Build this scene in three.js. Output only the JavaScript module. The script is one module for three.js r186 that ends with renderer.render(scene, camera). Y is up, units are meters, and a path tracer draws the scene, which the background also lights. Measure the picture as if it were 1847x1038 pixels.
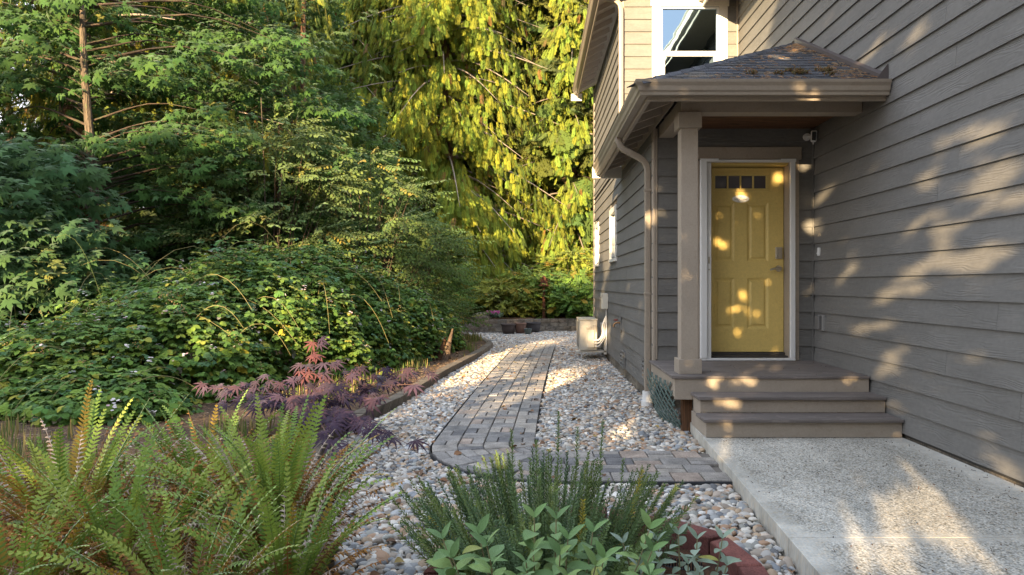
import * as THREE from 'three';
import { mergeGeometries } from 'three/addons/utils/BufferGeometryUtils.js';
import { RoundedBoxGeometry } from 'three/addons/geometries/RoundedBoxGeometry.js';

// ------------------------------------------------------------------ camera
const scene = new THREE.Scene();
const camera = new THREE.PerspectiveCamera(2 * Math.atan(519 / 1260) * 180 / Math.PI, 1847 / 1038, 0.05, 400);
camera.position.set(0, 1.21, 0);
camera.setViewOffset(1847, 1038, -41.5, 5, 1847, 1038);   // level camera with a shifted lens
camera.updateProjectionMatrix();
scene.add(camera);

// ------------------------------------------------------------------ sky, sun, exposure
const SUN_AZ = 19 * Math.PI / 180, SUN_EL = 9.5 * Math.PI / 180;   // low evening sun, behind the viewer's left shoulder
const SUN = new THREE.Vector3(-Math.sin(SUN_AZ) * Math.cos(SUN_EL), Math.sin(SUN_EL), Math.cos(SUN_AZ) * Math.cos(SUN_EL));
{
  const w = 256, h = 128, data = new Float32Array(w * h * 4);
  const zen = [0.355, 0.425, 0.555], hor = [0.68, 0.635, 0.57];
  for (let j = 0; j < h; j++) for (let i = 0; i < w; i++) {
    const el = ((j + 0.5) / h - 0.5) * Math.PI, az = ((i + 0.5) / w - 0.5) * 2 * Math.PI;
    const d = new THREE.Vector3(Math.cos(el) * Math.cos(az), Math.sin(el), Math.cos(el) * Math.sin(az));
    const t = Math.pow(Math.max(0, Math.sin(Math.max(el, 0))), 0.5), g = Math.max(0, d.dot(SUN));
    const glow = Math.pow(g, 24) * 0.5;
    const k = (j * w + i) * 4;
    for (let c = 0; c < 3; c++) data[k + c] = (hor[c] * (1 - t) + zen[c] * t) + glow * [1, 0.8, 0.5][c];
    data[k + 3] = 1;
  }
  const sky = new THREE.DataTexture(data, w, h, THREE.RGBAFormat, THREE.FloatType);
  sky.mapping = THREE.EquirectangularReflectionMapping; sky.magFilter = THREE.LinearFilter; sky.needsUpdate = true;
  scene.background = sky; scene.environment = sky;
}
const sun = new THREE.DirectionalLight(new THREE.Color().setRGB(1, 0.74, 0.42), 5);
sun.position.copy(SUN).multiplyScalar(60); sun.target.position.set(0, 1, -8);
sun.position.add(sun.target.position);
sun.castShadow = true; sun.shadow.mapSize.set(4096, 4096); sun.shadow.radius = 0.65;
Object.assign(sun.shadow.camera, { left: -25, right: 25, top: 22, bottom: -8, near: 1, far: 130 });
scene.add(sun, sun.target);
const renderer = new THREE.WebGLRenderer({ antialias: true });
renderer.toneMapping = THREE.LinearToneMapping; renderer.toneMappingExposure = 4.25;
renderer.shadowMap.enabled = true;

// ------------------------------------------------------------------ helpers
function RNG(s) { return () => { s = (s + 0x6d2b79f5) | 0; let t = Math.imul(s ^ (s >>> 15), 1 | s); t = (t + Math.imul(t ^ (t >>> 7), 61 | t)) ^ t; return ((t ^ (t >>> 14)) >>> 0) / 4294967296; }; }
const V = (x, y, z) => new THREE.Vector3(x, y, z);
const lerp = (a, b, t) => a + (b - a) * t, clamp = (x, a = 0, b = 1) => Math.min(b, Math.max(a, x));
const sstep = (a, b, x) => { const t = clamp((x - a) / (b - a)); return t * t * (3 - 2 * t); };
function hash2(x, y, s) { let h = Math.imul(x, 374761393) ^ Math.imul(y, 668265263) ^ Math.imul(s, 1274126177); h = Math.imul(h ^ (h >>> 13), 1274126177); return ((h ^ (h >>> 16)) >>> 0) / 4294967296; }
function vnoise(x, y, p, q, s) {   // value noise that repeats every p by q cells
  const xi = Math.floor(x), yi = Math.floor(y), fx = x - xi, fy = y - yi, u = fx * fx * (3 - 2 * fx), v = fy * fy * (3 - 2 * fy);
  const m = (a, n) => ((a % n) + n) % n;
  const a = hash2(m(xi, p), m(yi, q), s), b = hash2(m(xi + 1, p), m(yi, q), s), c = hash2(m(xi, p), m(yi + 1, q), s), d = hash2(m(xi + 1, p), m(yi + 1, q), s);
  return a + (b - a) * u + (c - a) * v + (a - b - c + d) * u * v;
}
function fbm(u, v, fx, fy, oct, s) { let r = 0, a = 0.5, n = 0; for (let o = 0; o < oct; o++) { r += a * vnoise(u * fx, v * fy, fx, fy, s + o * 17); n += a; a *= 0.55; fx *= 2; fy *= 2; } return r / n; }
function noise3(x, y, z) { return (vnoise(x, y, 9973, 9973, 5) + vnoise(y + 31.7, z + 3.1, 9973, 9973, 6) + vnoise(z + 11.3, x + 7.7, 9973, 9973, 7)) / 3; }
function texture(w, h, fn, srgb) {
  const d = new Uint8Array(w * h * 4);
  for (let j = 0; j < h; j++) for (let i = 0; i < w; i++) {
    const r = fn((i + 0.5) / w, (j + 0.5) / h), k = (j * w + i) * 4, a = typeof r === 'number' ? [r, r, r] : r;
    for (let c = 0; c < 3; c++) d[k + c] = clamp(a[c]) * 255;
    d[k + 3] = 255;
  }
  const t = new THREE.DataTexture(d, w, h); t.magFilter = THREE.LinearFilter; t.minFilter = THREE.LinearMipmapLinearFilter; t.generateMipmaps = true;
  t.wrapS = t.wrapT = THREE.RepeatWrapping; if (srgb) t.colorSpace = THREE.SRGBColorSpace; t.needsUpdate = true; return t;
}
function rep(t, sx, sy) { const c = t.clone(); c.repeat.set(1 / sx, 1 / sy); c.needsUpdate = true; return c; }   // texture that covers sx by sy metres
const lin = (r, g, b) => new THREE.Color().setRGB(r, g, b);
function mat(c, rough = 0.8, extra = {}) { return new THREE.MeshStandardMaterial({ color: c, roughness: rough, ...extra }); }
const taken = new Map();
function numbered(n) { const k = taken.get(n) || 0; taken.set(n, k + 1); return k ? n + '_' + String(k).padStart(3, '0') : n; }
const ORIGIN = V(0, 0, 0);
function thing(name, label, category, at = [0, 0, 0], group) {
  const g = new THREE.Group(); g.name = numbered(name); g.position.set(...at); g.userData = { label, category }; if (group) g.userData.group = group;
  scene.add(g); return g;
}
function structure(name, geo, m) { const o = new THREE.Mesh(geo, m); o.name = numbered(name); o.userData.kind = 'structure'; o.castShadow = o.receiveShadow = true; scene.add(o); return o; }
// a part whose geometry is in world coordinates, under a thing or a part
function part(name, geo, m, parent, label) {
  const o = new THREE.Mesh(geo, m); o.name = name; o.castShadow = o.receiveShadow = true; if (label) o.userData.label = label;
  const w = V(0, 0, 0); for (let p = parent; p && p !== scene; p = p.parent) w.add(p.position);
  o.position.copy(w).negate(); parent.add(o); return o;
}
// a box given by its eight corners: a b c d round the bottom, e f g h above them; uv in metres
function hexa(P, uo = 0, vo = 0) {
  const mid = V(0, 0, 0); for (const p of P) mid.addScaledVector(p, 1 / 8);
  const pos = [], nor = [], uv = [], q = (a, b, c, d) => {
    let A = P[a], B = P[b], C = P[c], D = P[d]; const n = B.clone().sub(A).cross(D.clone().sub(A));
    if (n.lengthSq() < 1e-14) n.copy(C).sub(B).cross(D.clone().sub(B));
    n.normalize();
    if (n.dot(A.clone().add(C).multiplyScalar(0.5).sub(mid)) < 0) { [A, B, C, D] = [B, A, D, C]; n.negate(); }
    const lu = A.distanceTo(B), lu2 = D.distanceTo(C), lv = A.distanceTo(D);
    const t = [[A, 0, 0], [B, lu, 0], [C, lu2, lv], [A, 0, 0], [C, lu2, lv], [D, 0, lv]];
    for (const [p, u, v] of t) { pos.push(p.x, p.y, p.z); nor.push(n.x, n.y, n.z); uv.push(u + uo, v + vo); }
  };
  q(0, 1, 5, 4); q(1, 2, 6, 5); q(2, 3, 7, 6); q(3, 0, 4, 7); q(4, 5, 6, 7); q(3, 2, 1, 0);
  const g = new THREE.BufferGeometry();
  g.setAttribute('position', new THREE.Float32BufferAttribute(pos, 3)); g.setAttribute('normal', new THREE.Float32BufferAttribute(nor, 3)); g.setAttribute('uv', new THREE.Float32BufferAttribute(uv, 2));
  return g;
}
function metreUV(g, uo = 0, vo = 0) {   // box-projected uv in metres
  const p = g.attributes.position, n = g.attributes.normal, uv = new Float32Array(p.count * 2);
  for (let i = 0; i < p.count; i++) {
    const ax = Math.abs(n.getX(i)), ay = Math.abs(n.getY(i)), az = Math.abs(n.getZ(i));
    let u, v; if (ay >= ax && ay >= az) { u = p.getX(i); v = p.getZ(i); } else if (ax >= az) { u = p.getZ(i); v = p.getY(i); } else { u = p.getX(i); v = p.getY(i); }
    uv[2 * i] = u + uo; uv[2 * i + 1] = v + vo;
  }
  g.setAttribute('uv', new THREE.BufferAttribute(uv, 2)); return g;
}
// bevelled box from corner to corner
function bbox(x0, y0, z0, x1, y1, z1, b = 0.003) {
  const w = Math.abs(x1 - x0), h = Math.abs(y1 - y0), d = Math.abs(z1 - z0), r = Math.min(b, w * 0.3, h * 0.3, d * 0.3);
  const g = new RoundedBoxGeometry(w, h, d, 1, r); g.translate((x0 + x1) / 2, (y0 + y1) / 2, (z0 + z1) / 2);
  return metreUV(g, x0 * 3.7 + y0 * 5.3, z0 * 2.9);
}
function tube(pts, r0, r1, seg = 6, rad = 6, closed = false) {
  const c = new THREE.CatmullRomCurve3(pts.map(p => Array.isArray(p) ? V(...p) : p));
  const n = seg, fr = c.computeFrenetFrames(n, false), pos = [], nor = [], uv = [], idx = [], len = c.getLength();
  for (let i = 0; i <= n; i++) {
    const t = i / n, p = c.getPointAt(t), r = typeof r0 === 'function' ? r0(t) : lerp(r0, r1, t);
    for (let j = 0; j <= rad; j++) {
      const a = j / rad * Math.PI * 2, d = fr.normals[i].clone().multiplyScalar(Math.cos(a)).addScaledVector(fr.binormals[i], Math.sin(a));
      pos.push(p.x + d.x * r, p.y + d.y * r, p.z + d.z * r); nor.push(d.x, d.y, d.z); uv.push(j / rad * Math.max(0.05, Math.PI * 2 * r), t * len);
      if (i < n && j < rad) { const a0 = i * (rad + 1) + j, b0 = a0 + rad + 1; idx.push(a0, a0 + 1, b0, b0, a0 + 1, b0 + 1); }
    }
  }
  const g = new THREE.BufferGeometry();
  g.setAttribute('position', new THREE.Float32BufferAttribute(pos, 3)); g.setAttribute('normal', new THREE.Float32BufferAttribute(nor, 3)); g.setAttribute('uv', new THREE.Float32BufferAttribute(uv, 2)); g.setIndex(idx);
  return g;
}
const merge = (gs) => mergeGeometries(gs.map(g => g.index ? g.toNonIndexed() : g));
// sweep of a section [[out, up], ...] along stations [origin, outward]
function sweep(section, stations, caps = true) {
  const gs = [], at = (s, p) => s[0].clone().addScaledVector(s[1], p[0]).add(V(0, p[1], 0));
  const area = section.reduce((s, p, k) => { const q = section[(k + 1) % section.length]; return s + p[0] * q[1] - q[0] * p[1]; }, 0);
  const pos = [], nor = [], uv = []; let flip = false;
  const tri = (A, B, C, ua, ub, uc) => { if (flip) { [B, C, ub, uc] = [C, B, uc, ub]; } const n = B.clone().sub(A).cross(C.clone().sub(A)).normalize(); for (const [p, u] of [[A, ua], [B, ub], [C, uc]]) { pos.push(p.x, p.y, p.z); nor.push(n.x, n.y, n.z); uv.push(u[0], u[1]); } };
  let run = 0;
  for (let i = 0; i < stations.length - 1; i++) {
    const l = stations[i][0].distanceTo(stations[i + 1][0]); let v = 0; flip = area * stations[i][1].clone().cross(V(0, 1, 0)).dot(stations[i + 1][0].clone().sub(stations[i][0])) > 0;
    for (let k = 0; k < section.length; k++) {
      const p = section[k], q = section[(k + 1) % section.length], dv = Math.hypot(p[0] - q[0], p[1] - q[1]);
      const A = at(stations[i], p), B = at(stations[i + 1], p), C = at(stations[i + 1], q), D = at(stations[i], q);
      tri(A, B, C, [run, v], [run + l, v], [run + l, v + dv]); tri(A, C, D, [run, v], [run + l, v + dv], [run, v + dv]); v += dv;
    }
    run += l;
  }
  if (caps) for (const s of [stations[0], stations[stations.length - 1]]) {
    const c = THREE.ShapeUtils.triangulateShape(section.map(p => new THREE.Vector2(p[0], p[1])), []);
    for (const [a, b, d] of c) tri(at(s, section[a]), at(s, section[b]), at(s, section[d]), section[a], section[b], section[d]);
  }
  const g = new THREE.BufferGeometry();
  g.setAttribute('position', new THREE.Float32BufferAttribute(pos, 3)); g.setAttribute('normal', new THREE.Float32BufferAttribute(nor, 3)); g.setAttribute('uv', new THREE.Float32BufferAttribute(uv, 2));
  return g;
}
function copies(name, geo, m, list, parent, kind = 'stuff') {   // list of [Matrix4, Color?]
  const o = new THREE.InstancedMesh(geo, m, list.length); o.name = parent ? name : numbered(name); o.castShadow = o.receiveShadow = true;
  list.forEach(([M, c], i) => { o.setMatrixAt(i, M); if (c) o.setColorAt(i, c); });
  if (kind) o.userData.kind = kind;
  if (parent) { const w = V(0, 0, 0); for (let p = parent; p && p !== scene; p = p.parent) w.add(p.position); o.position.copy(w).negate(); parent.add(o); } else scene.add(o);
  return o;
}
function basis(y, up, roll = 0) {   // rotation whose +y is along y and whose +z leans towards up
  const Y = y.clone().normalize(); let X = Y.clone().cross(up); if (X.lengthSq() < 1e-6) X = Y.clone().cross(V(1, 0.2, 0.3)); X.normalize();
  const Z = X.clone().cross(Y); const m = new THREE.Matrix4().makeBasis(X, Y, Z);
  if (roll) m.multiply(new THREE.Matrix4().makeRotationY(roll)); return m;
}
function placed(p, rot, s) { const m = rot.clone(); m.scale(typeof s === 'number' ? V(s, s, s) : s); m.setPosition(p); return m; }

// ------------------------------------------------------------------ textures
const grainBump = texture(1024, 512, (u, v) => {
  const w = fbm(u, v, 3, 4, 3, 11), a = Math.sin(2 * Math.PI * (16 * v + 5.5 * w)), fine = fbm(u, v, 24, 220, 2, 12);
  const on = sstep(0.36, 0.66, fbm(u, v, 6, 5, 2, 14));
  return 0.5 + 0.34 * on * Math.pow(Math.abs(a), 1.5) * Math.sign(a) + 0.3 * (fine - 0.5);
});
const sidingMap = texture(512, 256, (u, v) => { const n = fbm(u, v, 5, 5, 4, 31), f = fbm(u, v, 90, 60, 2, 33), s = fbm(u, v, 16, 90, 2, 34); const k = 0.86 + 0.12 * n + 0.08 * (f - 0.5) + 0.05 * (s - 0.5); return [k, k, k]; }, true);
const paintMap = texture(512, 512, (u, v) => { const n = fbm(u, v, 4, 4, 4, 41), f = fbm(u, v, 120, 120, 2, 43), d = sstep(0.66, 0.75, fbm(u, v, 24, 24, 3, 44)); const k = 0.9 + 0.1 * n + 0.07 * (f - 0.5) - 0.025 * d; return [k, k * (1 - 0.008 * d), k * (1 - 0.015 * d)]; }, true);
const deckMap = texture(512, 512, (u, v) => { const n = fbm(u, v, 3, 80, 3, 51), b = fbm(u, v, 4, 5, 3, 52), d = sstep(0.6, 0.75, fbm(u, v, 14, 20, 3, 53)); const k = 0.72 + 0.25 * n + 0.16 * (b - 0.5) + 0.1 * d; return [k, k, k]; }, true);
const deckBump = texture(512, 512, (u, v) => fbm(u, v, 4, 110, 3, 55));
const roughBump = texture(512, 512, (u, v) => 0.6 * fbm(u, v, 60, 60, 3, 61) + 0.4 * fbm(u, v, 180, 180, 1, 62));
const paverMap = texture(512, 512, (u, v) => { const n = fbm(u, v, 8, 8, 4, 71), f = fbm(u, v, 140, 140, 2, 72), g = vnoise(u * 200, v * 200, 200, 200, 73); const k = 0.62 + 0.34 * n + 0.26 * (f - 0.5) - (g > 0.86 ? 0.16 : 0) + (g < 0.08 ? 0.12 : 0); return [k, k * 0.995, k * 0.985]; }, true);
const barkBump = texture(512, 512, (u, v) => { const w = fbm(u, v, 6, 4, 3, 81); return clamp(0.5 + 0.9 * (fbm(u + 0.06 * w, v, 26, 5, 3, 82) - 0.5) + 0.3 * (fbm(u, v, 60, 30, 2, 83) - 0.5)); });
const barkMap = texture(512, 512, (u, v) => { const w = fbm(u, v, 6, 4, 3, 81), r = fbm(u + 0.06 * w, v, 26, 5, 3, 82), p = sstep(0.55, 0.7, fbm(u, v, 5, 5, 3, 85)); const k = 0.45 + 0.7 * (r - 0.25); return [k * (1 - 0.12 * p), k * (0.93 + 0.06 * p), k * (0.86 - 0.1 * p)]; }, true);
const soilMap = texture(1024, 1024, (u, v) => {
  const n = fbm(u, v, 7, 7, 4, 91), f = fbm(u, v, 110, 110, 3, 92), a = fbm(u, v, 40, 170, 2, 93), b = fbm(u, v, 170, 40, 2, 94), s = Math.max(a, b);
  const k = 0.5 + 0.45 * (n - 0.5) + 0.5 * (f - 0.5) + 0.55 * Math.max(0, s - 0.58);
  return [k * 1.02, k * 0.84, k * 0.66];
}, true);
const soilBump = texture(512, 512, (u, v) => fbm(u, v, 40, 40, 4, 97));
const shingleMap = texture(512, 512, (u, v) => { const f = fbm(u, v, 150, 150, 2, 101), g = vnoise(u * 256, v * 256, 256, 256, 102), n = fbm(u, v, 6, 6, 3, 103); const k = 0.6 + 0.5 * (f - 0.5) + 0.35 * (g - 0.5) + 0.25 * (n - 0.5); return [k, k, k * 1.02]; }, true);
const stoneMap = texture(512, 512, (u, v) => { const n = fbm(u, v, 5, 5, 5, 111), f = fbm(u, v, 80, 80, 2, 112); const k = 0.6 + 0.6 * (n - 0.5) + 0.3 * (f - 0.5); return [k, k * 0.97, k * 0.92]; }, true);
const woodMap = texture(512, 512, (u, v) => { const w = fbm(u, v, 3, 3, 3, 121), r = fbm(u, v + 0.04 * w, 3, 60, 3, 122), d = sstep(0.55, 0.75, fbm(u, v, 7, 9, 3, 123)); const k = 0.6 + 0.55 * (r - 0.5) - 0.14 * d; return [k, k * 0.97, k * 0.92]; }, true);

// ------------------------------------------------------------------ ground
const EDGE = [[2.2, -0.80], [3.2, -0.92], [4.4, -1.35], [5.4, -1.66], [6.4, -1.65], [6.86, -1.53], [8.08, -1.40], [9.99, -1.26], [11.86, -1.05], [13.4, -0.93], [14.8, -0.89]];   // [Z, x] of the bed's edging, Z = distance in front of the camera
function bedX(Z) {
  if (Z <= EDGE[0][0]) return EDGE[0][1];
  if (Z > 14.8) return Z < 17.1 ? lerp(-0.89, -1.57, (Z - 14.8) / 2.3) : lerp(-1.57, -1.95, (Z - 17.1) / 2.2);
  for (let i = 0; i < EDGE.length - 1; i++) if (Z <= EDGE[i + 1][0]) return lerp(EDGE[i][1], EDGE[i + 1][1], (Z - EDGE[i][0]) / (EDGE[i + 1][0] - EDGE[i][0]));
}
const wallZ = (x) => 18.75 + 0.55 * sstep(-0.9, 0.5, x) + 0.14 * Math.max(0, x - 0.5);   // front of the low stone wall
const slabX = (Z) => 1.19 + (Z - 2.91) * 0.055;
function terrain(x, z) {
  const Z = -z, n = fbm(x * 0.013 + 0.5, z * 0.013 + 0.5, 16, 16, 4, 7) - 0.5;
  const bx = bedX(Z), d = bx - x;
  const bed = sstep(0.02, 0.1, d) * 0.125 + 0.06 * sstep(0.3, 2.5, d) + 0.03 * Math.max(0, Math.min(d - 2, 14)) + 0.12 * n * sstep(0.2, 2, d);
  const back = Z > 12 ? 0.42 * sstep(0.25, 0.34, Z - wallZ(x)) + 0.25 * sstep(0, 8, Z - 21) : 0;
  let y = -0.135 + Math.max(d > 0 && Z > 1 ? bed : 0, back);
  if (Z < -3) y += 0.3 * n;
  return y;
}
{
  const xs = [], zs = [];
  for (let i = -90; i <= 90; i++) { const t = i / 90; xs.push(Math.sign(t) * (Math.abs(t) * 9 + Math.pow(Math.abs(t), 5) * 140)); }
  for (let i = 0; i <= 200; i++) { const t = i / 200 * 2 - 1; zs.push(-10 + Math.sign(t) * (Math.abs(t) * 11 + Math.pow(Math.abs(t), 6) * 140)); }
  const pos = [], uv = [], idx = [], W = xs.length;
  for (let j = 0; j < zs.length; j++) for (let i = 0; i < W; i++) { pos.push(xs[i], terrain(xs[i], zs[j]), zs[j]); uv.push(xs[i], zs[j]); if (i && j) { const a = j * W + i; idx.push(a - W - 1, a - 1, a - W, a - W, a - 1, a); } }
  const g = new THREE.BufferGeometry(); g.setAttribute('position', new THREE.Float32BufferAttribute(pos, 3)); g.setAttribute('uv', new THREE.Float32BufferAttribute(uv, 2)); g.setIndex(idx); g.computeVertexNormals();
  structure('ground', g, mat(lin(0.40, 0.34, 0.27), 0.95, { map: rep(soilMap, 1.3, 1.3), bumpMap: rep(soilBump, 0.5, 0.5), bumpScale: 0.012 }));
}

// ------------------------------------------------------------------ concrete walkway: two pours with a joint between
{
  const map = texture(1024, 2048, (u, v) => {
    const x = u * 2.0, z = v * 8.0, wob = 0.09 * (fbm(u, v, 5, 16, 3, 201) - 0.5), edgeR = 1.74 - 0.055 * (z - 4.1) - x;
    const smooth = 1 - sstep(0.05, 0.16, Math.min(x + wob, edgeR * 0.55 + wob, Math.abs(z - 4.54) + 0.05 + wob));
    const a = vnoise(u * 330, v * 1320, 330, 1320, 202), b = vnoise(u * 230, v * 920, 230, 920, 203), n = fbm(u, v, 6, 14, 4, 204), f = fbm(u, v, 60, 150, 2, 206);
    let k = 0.72 + 0.26 * (n - 0.5) + 0.1 * (f - 0.5) - 0.09 * sstep(0.6, 0.72, fbm(u, v, 4, 13, 4, 209));
    const sp = (a - 0.5) * 0.34 + (b > 0.74 ? -0.17 : 0) + (b < 0.14 ? 0.09 : 0);
    k += sp * (1 - 0.8 * smooth) + 0.06 * smooth;
    const warm = sstep(0.5, 0.85, vnoise(u * 300, v * 1200, 300, 1200, 207)) * 0.06;
    return [k + warm * 0.5, k, k - 0.02 - warm * 0.6];
  }, true);
  const m = mat(lin(0.91, 0.875, 0.82), 0.9, { map, bumpMap: rep(roughBump, 0.5, 0.5), bumpScale: 0.003 });
  const walk = new THREE.Group(); walk.name = 'walkway'; walk.userData.kind = 'structure'; scene.add(walk);
  for (const [Z0, Z1] of [[-1.0, 3.3375], [3.3425, 6.28]]) {
    const n = 10, ring = []; for (let i = 0; i <= n; i++) { const Z = lerp(Z0, Z1, i / n); ring.push([slabX(Z), Z]); }
    ring.push([2.915, Z1], [2.915, Z0]);
    const s = new THREE.Shape(ring.map(([x, Z]) => new THREE.Vector2(x, Z)));
    const g = new THREE.ExtrudeGeometry(s, { depth: 0.22, bevelEnabled: true, bevelThickness: 0.003, bevelSize: 0.003, bevelOffset: -0.003, bevelSegments: 2 });
    g.rotateX(-Math.PI / 2); g.translate(0, -0.223, 0);          // shape y is depth Z, so z = -Z after the turn
    const p = g.attributes.position, uv = g.attributes.uv;
    for (let i = 0; i < p.count; i++) uv.setXY(i, (p.getX(i) - slabX(-p.getZ(i)) + p.getY(i) * 0.3) / 2.0, (-p.getZ(i) + 1.2) / 8.0);
    part('concrete_slab', g, m, walk);
  }
  part('joint_filler', bbox(slabX(3.34) + 0.004, -0.2, -3.342, 2.91, -0.003, -3.338, 0.001), mat(lin(0.13, 0.10, 0.075), 1), walk);
}

// ------------------------------------------------------------------ paver path
const PC = { x: 0.22, Z: 5.57, R: 0.63 }, L1 = 1.12, LA = PC.R * Math.PI / 2, PATH_LEN = L1 + LA + 9.53;
function pathAt(s) {   // [x, Z, tx, tZ] of the centre line from the walkway outwards
  if (s < L1) return [1.34 - s, 4.94, -1, 0];
  if (s < L1 + LA) { const a = (s - L1) / PC.R; return [PC.x - Math.sin(a) * PC.R, PC.Z - Math.cos(a) * PC.R, -Math.cos(a), Math.sin(a)]; }
  const d = s - L1 - LA, k = 0.0257 * 1.275 * Math.pow(d, 0.275), l = Math.hypot(k, 1);
  return [-0.41 + 0.0257 * Math.pow(d, 1.275), PC.Z + d, k / l, 1 / l];
}
const pathPoint = (s, t) => { const [x, Z, a, b] = pathAt(s); return [x - b * t, Z + a * t]; };   // t to the outside of the bend
const PATH_PTS = []; for (let s = 0; s <= PATH_LEN; s += 0.05) PATH_PTS.push(pathAt(s));
function onPath(x, Z, grow = 0) { for (const p of PATH_PTS) { const dx = x - p[0], dZ = Z - p[1], al = dx * p[2] + dZ * p[3], ac = dx * p[3] - dZ * p[2]; if (Math.abs(al) < 0.045 + grow && Math.abs(ac) < 0.41 + grow) return true; } return false; }
function brickGeo(q, y0, y1, bev, uo = 0) {   // q: four [x, Z] corners; chamfered top edges
  const c = [0, 1].map(k => (q[0][k] + q[1][k] + q[2][k] + q[3][k]) / 4), ring = (inset, y) => q.map(p => { const dx = c[0] - p[0], dZ = c[1] - p[1], l = Math.hypot(dx, dZ); return V(p[0] + dx / l * inset, y, -(p[1] + dZ / l * inset)); });
  const mid = V(c[0], (y0 + y1) / 2, -c[1]); const R = [ring(0, y0), ring(0, y1 - bev), ring(bev * 1.5, y1)], pos = [], nor = [], uv = [];
  const quad = (A, B, C, D) => { const n = B.clone().sub(A).cross(D.clone().sub(A)).normalize(); let o = [A, B, C, A, C, D]; if (n.dot(A.clone().add(C).multiplyScalar(0.5).sub(mid)) < 0) { n.negate(); o = [A, C, B, A, D, C]; } for (const p of o) { pos.push(p.x, p.y, p.z); nor.push(n.x, n.y, n.z); uv.push(p.x + uo, p.z + p.y + uo * 0.7); } };
  for (let r = 0; r < 2; r++) for (let i = 0; i < 4; i++) quad(R[r][i], R[r][(i + 1) % 4], R[r + 1][(i + 1) % 4], R[r + 1][i]);
  quad(R[2][0], R[2][1], R[2][2], R[2][3]);
  const g = new THREE.BufferGeometry(); g.setAttribute('position', new THREE.Float32BufferAttribute(pos, 3)); g.setAttribute('normal', new THREE.Float32BufferAttribute(nor, 3)); g.setAttribute('uv', new THREE.Float32BufferAttribute(uv, 2)); return g;
}
{
  const path = new THREE.Group(); path.name = 'paver_path'; path.userData.kind = 'structure'; scene.add(path);
  const r = RNG(77), tone = [[.52, .475, .425], [.45, .42, .39], [.60, .54, .47], [.36, .345, .33], [.60, .48, .395], [.50, .465, .43], [.29, .28, .28]];
  const mats = tone.map(c => mat(lin(...c), 0.9, { map: rep(paverMap, 0.8, 0.8), bumpMap: rep(roughBump, 0.3, 0.3), bumpScale: 0.003 }));
  const strips = [[-0.41, -0.205], [-0.205, 0], [0, 0.205], [0.205, 0.41]], far = [];
  let made = [];
  strips.forEach(([t0, t1], si) => {
    let s = si % 2 ? 0.03 : 0.1, k = si;
    while (s < PATH_LEN - 0.05) {
      const inArc = s > L1 - 0.05 && s < L1 + LA, Rs = PC.R + (t0 + t1) / 2, L = 0.2 * (inArc ? clamp(PC.R / Rs, 0.72, 1.35) : 1);
      const e = Math.min(s + L, PATH_LEN), g = 0.0045;
      const cells = [];
      const mid = si === 1 || si === 2, roll = r();
      if (k % 2 === 0) { if (mid && roll < 0.55) { const h = (s + e) / 2; cells.push([s, h, t0, t1], [h, e, t0, t1]); } else cells.push([s, e, t0, t1]); }
      else { const tm = mid && roll < 0.3 ? lerp(t0, t1, 0.5) : (t0 + t1) / 2; cells.push([s, e, t0, tm], [s, e, tm, t1]); }
      for (const [a, b, c, d] of cells) {
        const q = [pathPoint(a + g, c + g), pathPoint(b - g, c + g), pathPoint(b - g, d - g), pathPoint(a + g, d - g)];
        const y = -0.062 + (r() - 0.5) * 0.006;
        made.push({ q, y, m: mats[Math.floor(Math.pow(r(), 1.35) * mats.length)], u: r() * 9, s: a });
      }
      s = e; k++;
    }
  });
  made.sort((a, b) => a.s - b.s);
  made.forEach((b, i) => { const g = brickGeo(b.q, -0.15, b.y, 0.005, b.u); if (i < 300) part('paver', g, b.m, path); else far.push(g); });
  if (far.length) { const o = part('far_pavers', merge(far), mats[0], path); o.userData.kind = 'stuff'; }
  // sand bed below the joints and the black plastic edging along both sides
  const bed = []; for (let s = 0; s < PATH_LEN - 0.06; s += 0.08) { const q = [pathPoint(s, -0.4), pathPoint(s + 0.081, -0.4), pathPoint(s + 0.081, 0.4), pathPoint(s, 0.4)]; bed.push(brickGeo(q, -0.16, -0.083, 0.002)); }
  part('joint_sand', merge(bed), mat(lin(0.16, 0.14, 0.12), 1), path);
  for (const t of [-0.418, 0.418]) {
    const st = []; for (let s = t > 0 ? 0.04 : 0.1; s < PATH_LEN; s += 0.06) { const [x, Z] = pathPoint(s, t), p = pathAt(s); st.push([V(x, 0, -Z), V(-p[3], 0, -p[2]).multiplyScalar(Math.sign(t))]); }
    part('edging_strip', sweep([[0, -0.16], [0.006, -0.16], [0.005, t > 0 ? -0.068 : -0.08], [0.002, t > 0 ? -0.064 : -0.076], [-0.002, t > 0 ? -0.068 : -0.08]], st), mat(lin(0.03, 0.032, 0.036), 0.55), path);
  }
}

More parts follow.
